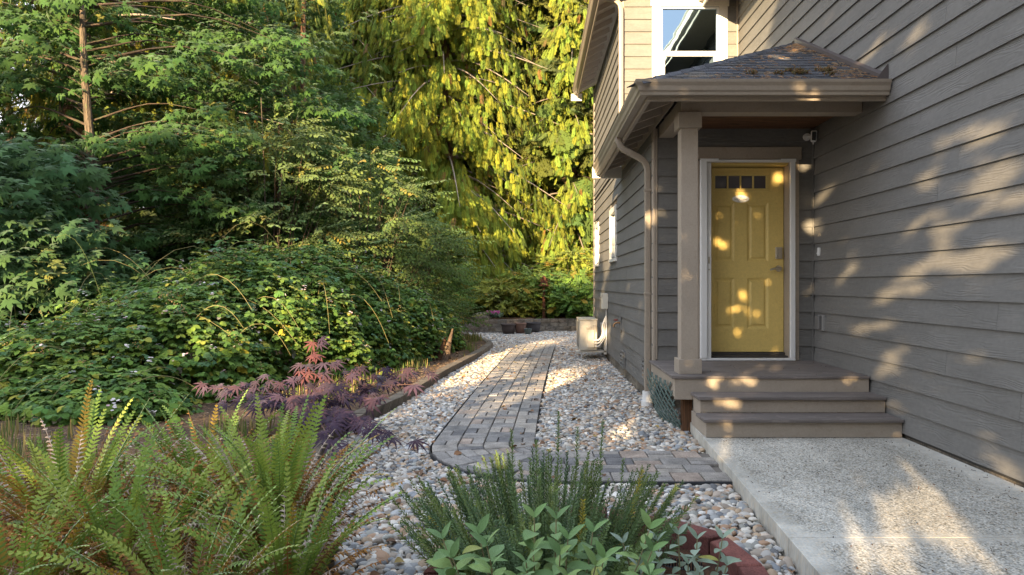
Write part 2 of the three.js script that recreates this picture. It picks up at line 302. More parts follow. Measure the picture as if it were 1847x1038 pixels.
// ------------------------------------------------------------------ gravel
const RING = { x: 0.27, Z: 2.92, rx: 0.66, rz: 0.72 };
function inGravel(x, Z) {
  if (Z < 1.6 || x < bedX(Z) + 0.02) return false;
  if (Z < 6.28) { if (x > slabX(Z) - 0.02) return false; } else if (Z < 7.3) { if (x > 2.2) return false; } else if (Z < 14.72) { if (x > 1.245) return false; } else if (x > 3.5) return false;
  if (Z > wallZ(x) - 0.01) return false;
  const e = Math.hypot((x - RING.x) / RING.rx, (Z - RING.Z) / RING.rz); if (e < 1.02) return false;
  return true;
}
{
  const r = RNG(5), g = new THREE.IcosahedronGeometry(1, 2), p = g.attributes.position;
  for (let i = 0; i < p.count; i++) { const v = V(p.getX(i), p.getY(i), p.getZ(i)); const k = 1 + 0.75 * (noise3(v.x * 1.3 + 5, v.y * 1.3 + 9, v.z * 1.3 + 2) - 0.5); p.setXYZ(i, v.x * k, v.y * k, v.z * k); }
  g.computeVertexNormals();
  const pal = [[.52, .47, .40], [.40, .37, .33], [.33, .33, .32], [.23, .24, .25], [.58, .53, .45], [.44, .32, .21], [.38, .24, .15], [.32, .31, .27], [.48, .39, .31], [.14, .14, .14], [.66, .62, .55], [.34, .28, .22], [.42, .41, .39], [.27, .22, .17]];
  const list = [];
  for (let layer = 0; layer < 2; layer++) {
    const step = layer ? 0.031 : 0.04;
    for (let Z = 1.7; Z < 20.2; Z += step) for (let x = -2; x < 3.5; x += step) {
      const X = x + (r() - 0.5) * step, ZZ = Z + (r() - 0.5) * step; if (!inGravel(X, ZZ)) continue;
      const near = onPathFast(X, ZZ); if (near) continue;
      const s = (0.0095 + 0.0155 * Math.pow(r(), 1.9)) * (layer ? 1 : 1.1) * (Z < 4.6 ? 1.12 : 1), hump = 0.018 * (fbm(X * 0.05 + 0.5, ZZ * 0.03 + 0.5, 24, 24, 2, 3) - 0.5);
      const e = new THREE.Euler((r() - 0.5) * 0.9, r() * 6.28, (r() - 0.5) * 0.9), c = pal[Math.floor(r() * pal.length)], k = 0.8 + 0.4 * r();
      const M = new THREE.Matrix4().compose(V(X, (layer ? -0.088 : -0.115) + hump + (r() - 0.5) * 0.012, -ZZ), new THREE.Quaternion().setFromEuler(e), V(s * (1.05 + 0.5 * r()), s * (0.62 + 0.3 * r()), s * (0.85 + 0.35 * r())));
      list.push([M, lin(c[0] * k, c[1] * k, c[2] * k)]);
    }
  }
  const o = copies('gravel', g, mat(lin(1, 1, 1), 0.75), list, null); o.userData.label = 'river pebbles filling the beds beside the paver path'; o.userData.category = 'gravel';
}
function onPathFast(x, Z) {
  if (Z < 4.5 || x < -0.9 || Z > 15.2) return false;
  if (x > PC.x && Z < 5.4) return Z > 4.515 && Z < 5.365;
  if (Z < PC.Z && x <= PC.x) { const d = Math.hypot(x - PC.x, Z - PC.Z); return d > 0.205 && d < 1.055; }
  if (Z < PC.Z) return false;
  const c = -0.41 + 0.0257 * Math.pow(Z - PC.Z, 1.275); return Math.abs(x - c) < 0.425;
}

// ------------------------------------------------------------------ timber edging of the planted bank
{
  const o = thing('landscape_edging', 'weathered grey timber edging curving between the gravel and the planted bank', 'edging', [-1.2, -0.1, -9.5]), r = RNG(31);
  const pts = EDGE.slice(1).map(([Z, x]) => [x, Z]).concat([[-1.57, 17.1], [-1.95, 18.7]]);
  const m = [[.52, .44, .36], [.46, .40, .33], [.56, .48, .39]].map(c => mat(lin(...c), 0.9, { map: rep(woodMap, 0.9, 0.5), bumpMap: rep(deckBump, 0.6, 0.3), bumpScale: 0.004 }));
  const cv = new THREE.CatmullRomCurve3(pts.map(([x, Z]) => V(x, 0, -Z))), n = 18;
  for (let i = 0; i < n; i++) {
    const a = cv.getPointAt(i / n), b = cv.getPointAt((i + 1) / n), d = b.clone().sub(a).normalize(), s = V(d.z, 0, -d.x); if (s.x > 0) s.negate();
    const w = 0.13, A = a.clone().addScaledVector(d, 0.003), B = b.clone().addScaledVector(d, -0.003), y = 0.0 + (r() - 0.5) * 0.012, q = [A, B, B.clone().addScaledVector(s, w), A.clone().addScaledVector(s, w)].map(p => [p.x, -p.z]);
    part('timber', brickGeo(q, -0.17, y, 0.007, r() * 5), m[i % 3], o);
  }
}

// ------------------------------------------------------------------ low block wall behind the gravel
{
  const o = thing('retaining_wall', 'low curved retaining wall of tan and grey stone blocks behind the gravel', 'wall', [0, -0.13, -19]), r = RNG(41);
  const m = [[.60, .52, .43], [.52, .48, .44], [.66, .54, .43], [.55, .46, .39], [.62, .57, .51]].map(c => mat(lin(...c), 0.95, { map: rep(stoneMap, 0.5, 0.5), bumpMap: rep(roughBump, 0.3, 0.3), bumpScale: 0.01 }));
  for (let c = 0; c < 4; c++) {
    let x = -2.3 + (c % 2) * 0.12;
    while (x < 3.2) {
      const w = 0.2 + r() * 0.06, x1 = x + w - 0.008, y0 = -0.15 + c * 0.105, f = 0.02 * c + (r() - 0.5) * 0.012, cap = c === 3 ? -0.02 : 0;
      const Z0 = wallZ(x) + f + cap, Z1 = wallZ(x1) + f + cap;
      part('stone_block', brickGeo([[x, Z0], [x1, Z1], [x1, Z1 + 0.2], [x, Z0 + 0.2]], y0, y0 + 0.1, 0.008, r() * 7), m[Math.floor(r() * 5)], o); x += w;
    }
  }
}

// ------------------------------------------------------------------ house
const WX = 2.93, SX = 1.26, ZD = 7.31, ZU = 10.02, ZB = 14.69, LAP = 0.1778, LAP0 = 0.0358;
const M = {
  siding: mat(lin(0.183, 0.176, 0.163), 0.72, { map: rep(sidingMap, 2.3, 1.1), bumpMap: rep(grainBump, 1.15, 0.37), bumpScale: 0.003 }),
  sheath: mat(lin(0.05, 0.045, 0.04), 0.95),
  trim: mat(lin(0.40, 0.335, 0.265), 0.6, { map: rep(paintMap, 1.1, 1.1), bumpMap: rep(roughBump, 0.4, 0.4), bumpScale: 0.0012 }),
  gutter: mat(lin(0.34, 0.285, 0.225), 0.38, { map: rep(paintMap, 1.7, 1.3) }),
  whiteTrim: mat(lin(0.72, 0.69, 0.62), 0.5, { map: rep(paintMap, 1.3, 1.3) }),
  vinyl: mat(lin(0.74, 0.735, 0.72), 0.35),
  deck: mat(lin(0.235, 0.2, 0.18), 0.68, { map: rep(deckMap, 1.1, 0.9), bumpMap: rep(deckBump, 0.7, 0.6), bumpScale: 0.0025 }),
  concrete: mat(lin(0.60, 0.55, 0.48), 0.95, { map: rep(stoneMap, 1.2, 1.2), bumpMap: rep(roughBump, 0.5, 0.5), bumpScale: 0.004 }),
  cedar: mat(lin(0.40, 0.19, 0.085), 0.75, { map: rep(woodMap, 0.9, 0.4) }),
  cedarUp: mat(lin(0.40, 0.19, 0.085), 0.75, { map: (() => { const t = rep(woodMap, 0.9, 0.3); t.rotation = Math.PI / 2; return t; })() }),
  yellow: mat(lin(0.74, 0.55, 0.175), 0.42, { bumpMap: rep(deckBump, 0.5, 0.7), bumpScale: 0.0006, map: rep(paintMap, 1.4, 1.4) }),
  steel: mat(lin(0.50, 0.46, 0.40), 0.3, { metalness: 1 }),
  black: mat(lin(0.02, 0.02, 0.022), 0.4),
  darkRubber: mat(lin(0.05, 0.045, 0.04), 0.6),
};
const glassWavy = texture(256, 256, (u, v) => fbm(u, v, 3, 4, 3, 301));
const GLASS = new THREE.MeshPhysicalMaterial({ color: lin(0.19, 0.27, 0.35), metalness: 1, roughness: 0.015, bumpMap: rep(glassWavy, 0.9, 0.9), bumpScale: 0.0016 });
const house = thing('house', 'grey lap sided two storey house with tan trim and a yellow front door', 'house', [2.1, 0, -9]);

// a wall of lap boards: from A to B along the ground (the boards face left of A to B is given by n), openings as [a0, a1, y0, y1]
function sided(name, A, B, n, y0, y1, openings, seed, boardLen = 3.66) {
  const r = RNG(seed), d = B.clone().sub(A), L = d.length(); d.normalize();
  const at = (a, out, y) => A.clone().addScaledVector(d, a).addScaledVector(n, out).setY(y);
  const cells = [[0, L, y0 - 0.02, y1]];
  // backing, split round the openings
  const backs = []; const cuts = [...new Set([0, L, ...openings.flatMap(o => [o[0], o[1]])])].sort((a, b) => a - b);
  const slab = (a0, a1, b0, b1) => backs.push(hexa([at(a0, 0, b0), at(a1, 0, b0), at(a1, -0.12, b0), at(a0, -0.12, b0), at(a0, 0, b1), at(a1, 0, b1), at(a1, -0.12, b1), at(a0, -0.12, b1)]));
  for (let i = 0; i < cuts.length - 1; i++) {
    const a0 = cuts[i], a1 = cuts[i + 1], hole = openings.filter(o => o[0] <= a0 + 1e-6 && o[1] >= a1 - 1e-6).sort((p, q) => p[2] - q[2]);
    let y = y0 - 0.02; for (const h of hole) { if (h[2] > y) slab(a0, a1, y, h[2]); y = h[3]; } if (y1 > y) slab(a0, a1, y, y1);
  }
  const wall = part(name, merge(backs), M.sheath, house);
  const k0 = Math.floor((y0 - LAP0) / LAP + 1e-4), k1 = Math.ceil((y1 - LAP0) / LAP);
  for (let k = k0; k < k1; k++) {
    const yb = Math.max(LAP0 + k * LAP, y0), yt = Math.min(LAP0 + (k + 1) * LAP + 0.018, y1); if (yt - yb < 0.03) continue;
    const joints = [0]; let a = boardLen * (0.25 + 0.75 * r()); while (a < L - 0.3) { joints.push(a); a += boardLen; } joints.push(L);
    for (let i = 0; i < joints.length - 1; i++) {
      let pieces = [[joints[i], joints[i + 1]]];
      for (const o of openings) if (o[2] < yb + 0.1 && o[3] > yb + 0.06) pieces = pieces.flatMap(([p, q]) => (o[1] <= p || o[0] >= q ? [[p, q]] : [[p, o[0]], [o[1], q]].filter(([u, v]) => v - u > 0.01)));
      for (const [p, q] of pieces) {
        const w = (r() - 0.5) * 0.0016, g = 0.0012, f = 0.028 + w;
        part('siding_board', hexa([at(p + g, f, yb), at(q - g, f + (r() - 0.5) * 0.001, yb), at(q - g, 0.002, yb), at(p + g, 0.002, yb), at(p + g, 0.009, yt), at(q - g, 0.009, yt), at(q - g, 0.001, yt), at(p + g, 0.001, yt)], r() * 7, Math.floor(r() * 30) * 0.05), M.siding, wall);
      }
    }
  }
  return wall;
}
const EAVE = 5.31;
// walls: the long wall beside the steps, the entry wall, the side wall, the upper front wall
sided('long_wall', V(WX, 0, 2.0), V(WX, 0, -ZU - 0.01), V(-1, 0, 0), 0.03, EAVE, [], 401);
sided('entry_wall', V(SX + 0.02, 0, -ZD), V(WX - 0.025, 0, -ZD), V(0, 0, 1), 0.40, 2.86, [[1.675 - SX - 0.02, 2.70 - SX - 0.02, 0.3, 2.515]], 402);
sided('side_wall', V(SX, 0, -ZB), V(SX, 0, -ZD - 0.0), V(-1, 0, 0), 0.055, 2.95, [[0.42, 1.16, 1.57, 2.43], [3.2, 4.1, 1.57, 2.43]], 403);
sided('side_wall', V(SX, 0, -ZB), V(SX, 0, -ZU), V(-1, 0, 0), 2.985, EAVE, [], 404);
sided('upper_front_wall', V(SX + 0.02, 0, -ZU), V(WX - 0.025, 0, -ZU), V(0, 0, 1), 2.75, EAVE, [[1.68 - SX - 0.02, 2.755 - SX - 0.02, 3.75, 5.22]], 405);
// concrete footing below the boards
part('foundation', merge([bbox(SX + 0.004, -0.4, -ZB, SX + 0.2, 0.07, -ZD + 0.0, 0.004), bbox(WX + 0.012, -0.4, -ZU, WX + 0.2, 0.034, 2, 0.004), bbox(SX + 0.2, -0.4, -ZD - 0.2, WX, 0.38, -ZD - 0.005, 0.004)]), M.concrete, house, 'pale concrete footing below the siding');
// hidden far sides so that the house is a closed body
part('rear_wall', merge([bbox(SX, 0, -ZB - 0.12, 9, EAVE, -ZB - 0.01), bbox(WX + 0.13, 0, 1.9, 9, EAVE, 2.0), bbox(8.9, 0, -ZB, 9.0, EAVE, 1.9)]), M.siding, house);
// corner boards
const corner = (x0, y0, z0, x1, y1, z1) => part('corner_board', bbox(x0, y0, z0, x1, y1, z1, 0.003), M.trim, house);
part('corner_board', bbox(WX - 0.036, 0.425, -ZD + 0.001, WX - 0.0215, 2.80, -ZD + 0.034, 0.003), M.siding, house, 'narrow grey strip in the inside corner beside the door');
corner(SX - 0.026, 0.06, -ZD - 0.085, SX - 0.0, 2.92, -ZD + 0.027);
corner(SX + 0.002, 0.43, -ZD + 0.0, SX + 0.018, 2.84, -ZD + 0.026);
corner(SX - 0.026, 0.06, -ZB - 0.12, SX, EAVE, -ZB + 0.085);
corner(SX - 0.026, 3.0, -ZU - 0.085, SX + 0.018, EAVE, -ZU + 0.027);
corner(WX - 0.045, 3.4, -ZU + 0.001, WX - 0.0215, EAVE, -ZU + 0.04);

// sash window in the upper front wall
function sashWindow(x0, x1, y0, y1, z, trim) {
  const w = part('window', merge([bbox(x0, y0 - 0.11, z, x0 + trim, y1, z + 0.035), bbox(x1 - trim, y0 - 0.11, z, x1, y1, z + 0.035), bbox(x0 - 0.02, y1 + 0.001, z, x1 + 0.02, y1 + 0.16, z + 0.042), bbox(x0 + trim, y0 - 0.11, z, x1 - trim, y0, z + 0.035)]), M.whiteTrim, house, 'tall sash window mirroring blue sky');
  const a = x0 + trim, b = x1 - trim, ym = y0 + (y1 - y0) * 0.507;
  part('frame', merge([bbox(a, y0, z - 0.03, a + 0.028, y1, z + 0.022), bbox(b - 0.028, y0, z - 0.03, b, y1, z + 0.022), bbox(a + 0.028, y1 - 0.028, z - 0.03, b - 0.028, y1, z + 0.022), bbox(a + 0.028, y0, z - 0.03, b - 0.028, y0 + 0.035, z + 0.022)]), M.vinyl, w);
  part('meeting_rail', merge([bbox(a + 0.028, ym - 0.008, z - 0.03, b - 0.028, ym + 0.024, z + 0.012), bbox(a + 0.028, ym - 0.046, z - 0.025, b - 0.028, ym - 0.014, z + 0.004)]), M.vinyl, w);
  part('sash', merge([bbox(a + 0.028, y0 + 0.035, z - 0.03, a + 0.064, ym - 0.046, z + 0.004), bbox(b - 0.064, y0 + 0.035, z - 0.03, b - 0.028, ym - 0.046, z + 0.004)]), M.vinyl, w);
  const pane = (u0, v0, u1, v1, zz) => part('pane', bbox(u0, v0, zz - 0.006, u1, v1, zz, 0.0005), GLASS, w);
  pane(a + 0.028, ym + 0.024, b - 0.028, y1 - 0.028, z - 0.006); pane(a + 0.064, y0 + 0.035, b - 0.064, ym - 0.046, z - 0.014);
}
sashWindow(1.675, 2.758, 3.86, 5.195, -ZU, 0.125);
// two small windows in the side wall: proud trim, recessed pane
for (const [Z0, Z1] of [[10.59, 11.49], [13.53, 14.27]]) {
  const x = SX - 0.04, y0 = 1.57, y1 = 2.43, t = 0.09;
  const w = part('window', merge([bbox(x, y0, -Z0 - t, SX + 0.01, y1, -Z0), bbox(x, y0, -Z1, SX + 0.01, y1, -Z1 + t), bbox(x, y1 - t, -Z1 + t, SX + 0.01, y1, -Z0 - t), bbox(x - 0.02, y0, -Z1 + t, SX + 0.01, y0 + 0.05, -Z0 - t)]), M.whiteTrim, house, 'small square side window with cream trim');
  part('pane', bbox(SX + 0.012, y0 + 0.05, -Z1 + t, SX + 0.018, y1 - t, -Z0 - t, 0.001), GLASS, w);
}

// ---- front door
{
  const z = -7.43, x0 = 1.731, x1 = 2.645, y0 = 0.497, y1 = 2.452;
  // brown jamb, head, casing and sill
  const fr = part('door_frame', merge([bbox(1.676, 0.43, -7.56, 1.724, 2.51, -ZD + 0.02), bbox(2.652, 0.43, -7.56, 2.699, 2.51, -ZD + 0.02)]), M.trim, house, 'tan jambs and casing round the front door');
  part('casing', merge([bbox(1.58, 0.425, -ZD + 0.001, 1.676, 2.514, -ZD + 0.032), bbox(2.699, 0.425, -ZD + 0.001, 2.755, 2.514, -ZD + 0.032)]), M.trim, fr);
  part('head_casing', bbox(1.56, 2.516, -ZD + 0.001, 2.778, 2.645, -ZD + 0.042), M.trim, fr);
  part('head_jamb', bbox(1.724, 2.462, -7.56, 2.652, 2.512, -ZD + 0.0), M.yellow, fr);
  part('threshold', merge([bbox(1.724, 0.43, -7.5, 2.652, 0.464, -ZD - 0.005), bbox(1.724, 0.464, -7.47, 2.652, 0.49, -7.4)]), M.darkRubber, fr);
  // white retractable screen housing set on the casing
  const sc = part('screen_frame', merge([bbox(1.716, 0.446, -ZD + 0.033, 1.786, 2.513, -ZD + 0.085, 0.008), bbox(2.652, 0.446, -ZD + 0.033, 2.704, 2.513, -ZD + 0.07, 0.006), bbox(1.786, 2.483, -ZD + 0.033, 2.652, 2.510, -ZD + 0.065, 0.004), bbox(1.716, 0.424, -ZD + 0.02, 2.704, 0.446, -ZD + 0.075, 0.003)]), M.vinyl, house, 'white retractable screen frame round the door');
  part('pull_bar', bbox(1.788, 0.447, -ZD + 0.035, 1.832, 2.48, -ZD + 0.062, 0.006), M.vinyl, sc);
  part('corner_cap', merge([bbox(1.712, 2.485, -ZD + 0.086, 1.90, 2.516, -ZD + 0.09, 0.001), bbox(2.55, 2.485, -ZD + 0.071, 2.708, 2.516, -ZD + 0.075, 0.001)]), M.vinyl, sc);
  part('latch', merge([bbox(1.797, 1.43, -ZD + 0.062, 1.812, 1.50, -ZD + 0.072, 0.003), bbox(1.800, 1.36, -ZD + 0.062, 1.815, 1.375, -ZD + 0.07, 0.002)]), M.steel, sc);
  // slab: stiles, rails and sunk panels with raised fields
  const P = [[1.899, 2.123, 1.455, 2.083], [2.255, 2.485, 1.455, 2.083], [1.899, 2.123, 0.741, 1.284], [2.255, 2.485, 0.741, 1.284]], Lt = [1.887, 2.488, 2.207, 2.401];
  const cut = (xs, ys, holes) => { const gs = []; for (let i = 0; i < xs.length - 1; i++) for (let j = 0; j < ys.length - 1; j++) { const cx = (xs[i] + xs[i + 1]) / 2, cy = (ys[j] + ys[j + 1]) / 2; if (!holes.some(h => cx > h[0] && cx < h[1] && cy > h[2] && cy < h[3])) gs.push(hexa([V(xs[i], ys[j], z), V(xs[i + 1], ys[j], z), V(xs[i + 1], ys[j], z - 0.04), V(xs[i], ys[j], z - 0.04), V(xs[i], ys[j + 1], z), V(xs[i + 1], ys[j + 1], z), V(xs[i + 1], ys[j + 1], z - 0.04), V(xs[i], ys[j + 1], z - 0.04)])); } return merge(gs); };
  const door = part('front_door', cut([x0, 1.887, 1.899, 2.123, 2.255, 2.485, 2.488, x1], [y0, 0.741, 1.284, 1.455, 2.083, 2.207, 2.401, y1], [...P, Lt]), M.yellow, house, 'bright yellow panelled front door with four small panes');
  for (const [a, b, c, d] of P) {   // bevelled recess and raised field
    const s = 0.022, k = 0.05, dep = 0.012;
    const ring = (i0, z0, i1, z1) => { const A = [[a + i0, c + i0], [b - i0, c + i0], [b - i0, d - i0], [a + i0, d - i0]], B = [[a + i1, c + i1], [b - i1, c + i1], [b - i1, d - i1], [a + i1, d - i1]]; const gs = []; for (let i = 0; i < 4; i++) { const j = (i + 1) % 4; gs.push(hexa([V(...A[i], z0), V(...A[j], z0), V(...B[j], z1), V(...B[i], z1), V(A[i][0], A[i][1], z - 0.03), V(A[j][0], A[j][1], z - 0.03), V(B[j][0], B[j][1], z - 0.03), V(B[i][0], B[i][1], z - 0.03)])); } return gs; };
    part('panel', merge([...ring(0, z, s, z - dep), ...ring(s, z - dep, s + 0.012, z - dep), ...ring(s + 0.012, z - dep, k, z - 0.002), bbox(a + k, c + k, z - 0.03, b - k, d - k, z - 0.002, 0.001)]), M.yellow, door);
  }
  part('light_frame', merge([bbox(Lt[0] - 0.004, Lt[2] - 0.004, z - 0.02, Lt[1] + 0.004, Lt[2] + 0.028, z + 0.008, 0.004), bbox(Lt[0] - 0.004, Lt[3] - 0.032, z - 0.02, Lt[1] + 0.004, Lt[3] + 0.004, z + 0.008, 0.004), bbox(Lt[0] - 0.004, Lt[2] + 0.028, z - 0.02, Lt[0] + 0.03, Lt[3] - 0.032, z + 0.008, 0.004), bbox(Lt[1] - 0.03, Lt[2] + 0.028, z - 0.02, Lt[1] + 0.004, Lt[3] - 0.032, z + 0.008, 0.004),
    ...[0.25, 0.5, 0.75].map(t => { const x = lerp(Lt[0] + 0.03, Lt[1] - 0.03, t); return bbox(x - 0.0085, Lt[2] + 0.028, z - 0.02, x + 0.0085, Lt[3] - 0.032, z + 0.004, 0.003); })]), M.yellow, door);
  const lg = new THREE.MeshPhysicalMaterial({ color: lin(0.075, 0.06, 0.06), roughness: 0.06, specularIntensity: 1, ior: 1.6 });
  for (let i = 0; i < 4; i++) { const a = lerp(Lt[0] + 0.03, Lt[1] - 0.03, i / 4), b = lerp(Lt[0] + 0.03, Lt[1] - 0.03, (i + 1) / 4); part('pane', bbox(a, Lt[2] + 0.02, z - 0.018, b, Lt[3] - 0.026, z - 0.012, 0.0005), lg, door); }
  const dx = 2.592;
  part('deadbolt', merge([bbox(dx - 0.037, 1.485, z, dx + 0.037, 1.61, z + 0.022, 0.012), new THREE.CylinderGeometry(0.024, 0.026, 0.03, 20).rotateX(Math.PI / 2).translate(dx, 1.525, z + 0.028)]), M.steel, door);
  part('handle', merge([new THREE.CylinderGeometry(0.031, 0.034, 0.016, 24).rotateX(Math.PI / 2).translate(dx, 1.382, z + 0.008), new THREE.CylinderGeometry(0.012, 0.012, 0.045, 14).rotateX(Math.PI / 2).translate(dx, 1.382, z + 0.035), tube([[dx + 0.012, 1.382, z + 0.056], [dx - 0.03, 1.386, z + 0.058], [dx - 0.075, 1.377, z + 0.054], [dx - 0.105, 1.366, z + 0.05]], 0.012, 0.009, 8, 10)]), M.steel, door);
}

// ---- entry roof: hipped, against the long wall
const EX = 0.90, EZ = 5.75, EY = 2.885, SL = 0.5;   // eave lines and slope
const roofY = (x, Z) => EY + SL * Math.min(x - EX, Z - EZ);
{
  const under = M.trim;
  const th = 0.02, apex = EZ + (WX - EX);
  const A = V(EX, EY, -EZ), B = V(WX - 0.025, EY, -EZ), C = V(WX - 0.025, roofY(WX, 99), -apex + 0.025), D = V(EX, EY, -ZU + 0.1), E = V(WX - 0.025, C.y, -ZU + 0.035), D2 = V(EX, EY, -ZU + 0.035);
  const dn = V(0, -th, 0), slab = (a, b, c, d) => hexa([a, b, c, d].map(p => p.clone().add(dn)).concat([a, b, c, d].map(p => p.clone())));
  const roof = part('entry_roof', merge([slab(A, B, C, C), slab(A, C, E, D2)]), under, house, 'low hipped shingle roof over the entry');
  // shingles of the front slope
  const r = RNG(61), tones = [[.20, .205, .22], [.165, .17, .185], [.24, .24, .25], [.19, .175, .16], [.22, .225, .245], [.14, .145, .16], [.26, .235, .20]].map(c => mat(lin(...c), 0.95, { map: rep(shingleMap, 0.5, 0.5), bumpMap: rep(roughBump, 0.2, 0.2), bumpScale: 0.004 }));
  const rows = 16, run = (WX - EX) / rows;
  const onFront = (x, d, up) => V(x, EY + 0.004 + SL * d + up, -(EZ + d));
  for (let k = 0; k < rows; k++) {
    const d0 = k * run - (k ? 0 : 0.03), d1 = (k + 1) * run + 0.03; let x = EX + Math.max(0, d0) - 0.0, first = true;
    while (x < WX - 0.05) {
      const w = first ? 0.08 + 0.16 * r() : 0.14 + 0.13 * r(), xe = Math.min(x + w, WX - 0.03); if (WX - 0.03 - xe < 0.05) { }
      const g = 0.0025, lift = 0.009 + 0.004 * r(), x0 = x + g, xl = first ? Math.min(EX + d1, xe) : x0;
      part('shingle', hexa([onFront(x0, d0, lift - 0.006), onFront(xe - g, d0, lift - 0.006), onFront(xe - g, d1, -0.001), onFront(xl, d1, -0.001), onFront(x0, d0, lift), onFront(xe - g, d0, lift), onFront(xe - g, d1, 0.003), onFront(xl, d1, 0.003)], r() * 3, r() * 3), tones[Math.floor(r() * tones.length)], roof);
      x = xe; first = false;
    }
  }
  // side slope in long courses, hip caps, wall flashing
  for (let k = 0; k < rows; k++) { const e0 = k * run, e1 = (k + 1) * run + 0.03, y0 = EY + 0.004 + SL * e0, y1 = EY + 0.004 + SL * e1; let Z = EZ + e0; while (Z < ZU - 0.06) { const Ze = Math.min(Z + 1, ZU - 0.04); part('shingle_course', hexa([V(EX + e0, y0 + 0.004, -Ze), V(EX + e0, y0 + 0.004, -Z), V(EX + e1, y1, -Math.max(Z, EZ + e1)), V(EX + e1, y1, -Math.max(Ze, EZ + e1)), V(EX + e0, y0 + 0.011, -Ze), V(EX + e0, y0 + 0.011, -Z), V(EX + e1, y1 + 0.004, -Math.max(Z, EZ + e1)), V(EX + e1, y1 + 0.004, -Math.max(Ze, EZ + e1))]), tones[(k * 3 + Math.round(Z * 7)) % 7], roof); Z = Ze + 0.004; } }
  for (let k = 0; k < 15; k++) {
    const a = k * (WX - EX) / 15 - 0.03, b = a + 0.2, w = 0.12, lift = 0.024;
    const P = (t, s, up) => { const c = V(EX + t, EY + SL * t + up, -(EZ + t)); return s < 0 ? V(c.x, c.y - SL * w * 0.75 - 0.008, c.z - w * 0.75).setX(c.x - w * 0.75).setZ(c.z) : V(c.x + 0 * w, c.y - SL * w * 0.75 - 0.008, c.z + w * 0.75); };
    const c0 = V(EX + a, EY + SL * a + lift, -(EZ + a)), c1 = V(EX + Math.min(b, WX - EX - 0.03), EY + SL * Math.min(b, WX - EX - 0.03) + lift - 0.012, -(EZ + Math.min(b, WX - EX - 0.03)));
    const f = (c, dx, dz) => V(c.x + dx, c.y - SL * w - 0.006 + 0.0, c.z + dz);
    const dn2 = V(0, -0.006, 0), q = (p0, p1, p2, p3) => hexa([p0, p1, p2, p3].map(p => p.clone().add(dn2)).concat([p0, p1, p2, p3].map(p => p.clone())), r() * 2, r() * 2);
    part('hip_cap', merge([q(c0, f(c0, 0, w), f(c1, 0, w), c1), q(f(c0, -w, 0), c0, c1, f(c1, -w, 0))]), tones[[0, 2, 4, 1, 4, 5, 0][k % 7]], roof);
  }
  const fl = mat(lin(0.07, 0.055, 0.05), 0.6, {});
  part('wall_flashing', hexa([V(WX - 0.05, EY - 0.02, -EZ + 0.02), V(WX - 0.024, EY - 0.02, -EZ + 0.02), V(WX - 0.024, C.y - 0.02, C.z), V(WX - 0.05, C.y - 0.02, C.z), V(WX - 0.05, EY + 0.055, -EZ - 0.02), V(WX - 0.024, EY + 0.075, -EZ - 0.02), V(WX - 0.024, C.y + 0.06, C.z), V(WX - 0.05, C.y + 0.045, C.z)]), fl, roof);
  part('kickout', hexa([V(WX - 0.13, EY + 0.01, -EZ + 0.02), V(WX - 0.02, EY + 0.01, -EZ + 0.02), V(WX - 0.02, EY + 0.02, -EZ - 0.1), V(WX - 0.06, EY + 0.02, -EZ - 0.1), V(WX - 0.125, EY + 0.013, -EZ + 0.018), V(WX - 0.022, EY + 0.15, -EZ + 0.0), V(WX - 0.022, EY + 0.10, -EZ - 0.1), V(WX - 0.05, EY + 0.03, -EZ - 0.1)]), fl, roof);
  // eaves: fascia, gutter, rafters, ceiling
  const xo = EX + 0.03, zo = EZ + 0.03;
  const fascia = part('fascia', sweep([[0, EY - 0.15], [0, EY - 0.012], [-0.03, EY - 0.012], [-0.03, EY - 0.15]], [[V(WX - 0.024, 0, -zo), V(0, 0, 1)], [V(xo, 0, -zo), V(-1, 0, 1)], [V(xo, 0, -ZU + 0.15), V(-1, 0, 0)]]), M.trim, house);
  const K = [[0.004, EY - 0.12], [0.068, EY - 0.12], [0.070, EY - 0.098], [0.084, EY - 0.085], [0.09, EY - 0.05], [0.108, EY - 0.024], [0.112, EY - 0.002], [0.104, EY + 0.0], [0.102, EY - 0.02], [0.006, EY - 0.03], [0.004, EY - 0.03]];
  const gut = part('gutter', sweep(K, [[V(WX - 0.03, 0, -zo), V(0, 0, 1)], [V(xo, 0, -zo), V(-1, 0, 1)], [V(xo, 0, -ZU + 0.12), V(-1, 0, 0)]]), M.gutter, house, 'tan gutter round the entry roof');
  part('fascia_return', bbox(EX - 0.085, EY - 0.16, -ZU + 0.10, SX - 0.03, EY + 0.0, -ZU + 0.06, 0.003), M.whiteTrim, house);
  for (let Z = 6.35; Z < 9.9; Z += 0.405) part('rafter', hexa([V(xo + 0.031, EY - 0.115, -Z), V(SX - 0.03, EY - 0.02, -Z), V(SX - 0.03, EY - 0.02, -Z - 0.04), V(xo + 0.031, EY - 0.115, -Z - 0.04), V(xo + 0.031, EY - 0.03, -Z), V(SX - 0.03, EY + 0.11, -Z), V(SX - 0.03, EY + 0.11, -Z - 0.04), V(xo + 0.031, EY - 0.03, -Z - 0.04)]), M.trim, house);
  part('eave_block', merge([bbox(SX - 0.03, EY - 0.06, -ZU + 0.1, SX - 0.024, EY + 0.14, -6.2)]), under, house);
  const ceil = part('entry_ceiling', bbox(1.46, 2.858, -ZD + 0.03, WX - 0.024, 2.868, -6.36, 0.001), M.cedar, house, 'brown board ceiling over the porch');
  for (let i = 0; i < 11; i++) { const Z = 6.37 + i * 0.085; part('ceiling_board', bbox(1.461, 2.842, -Z - 0.081, WX - 0.026, 2.858, -Z, 0.003), M.cedar, ceil); }
}
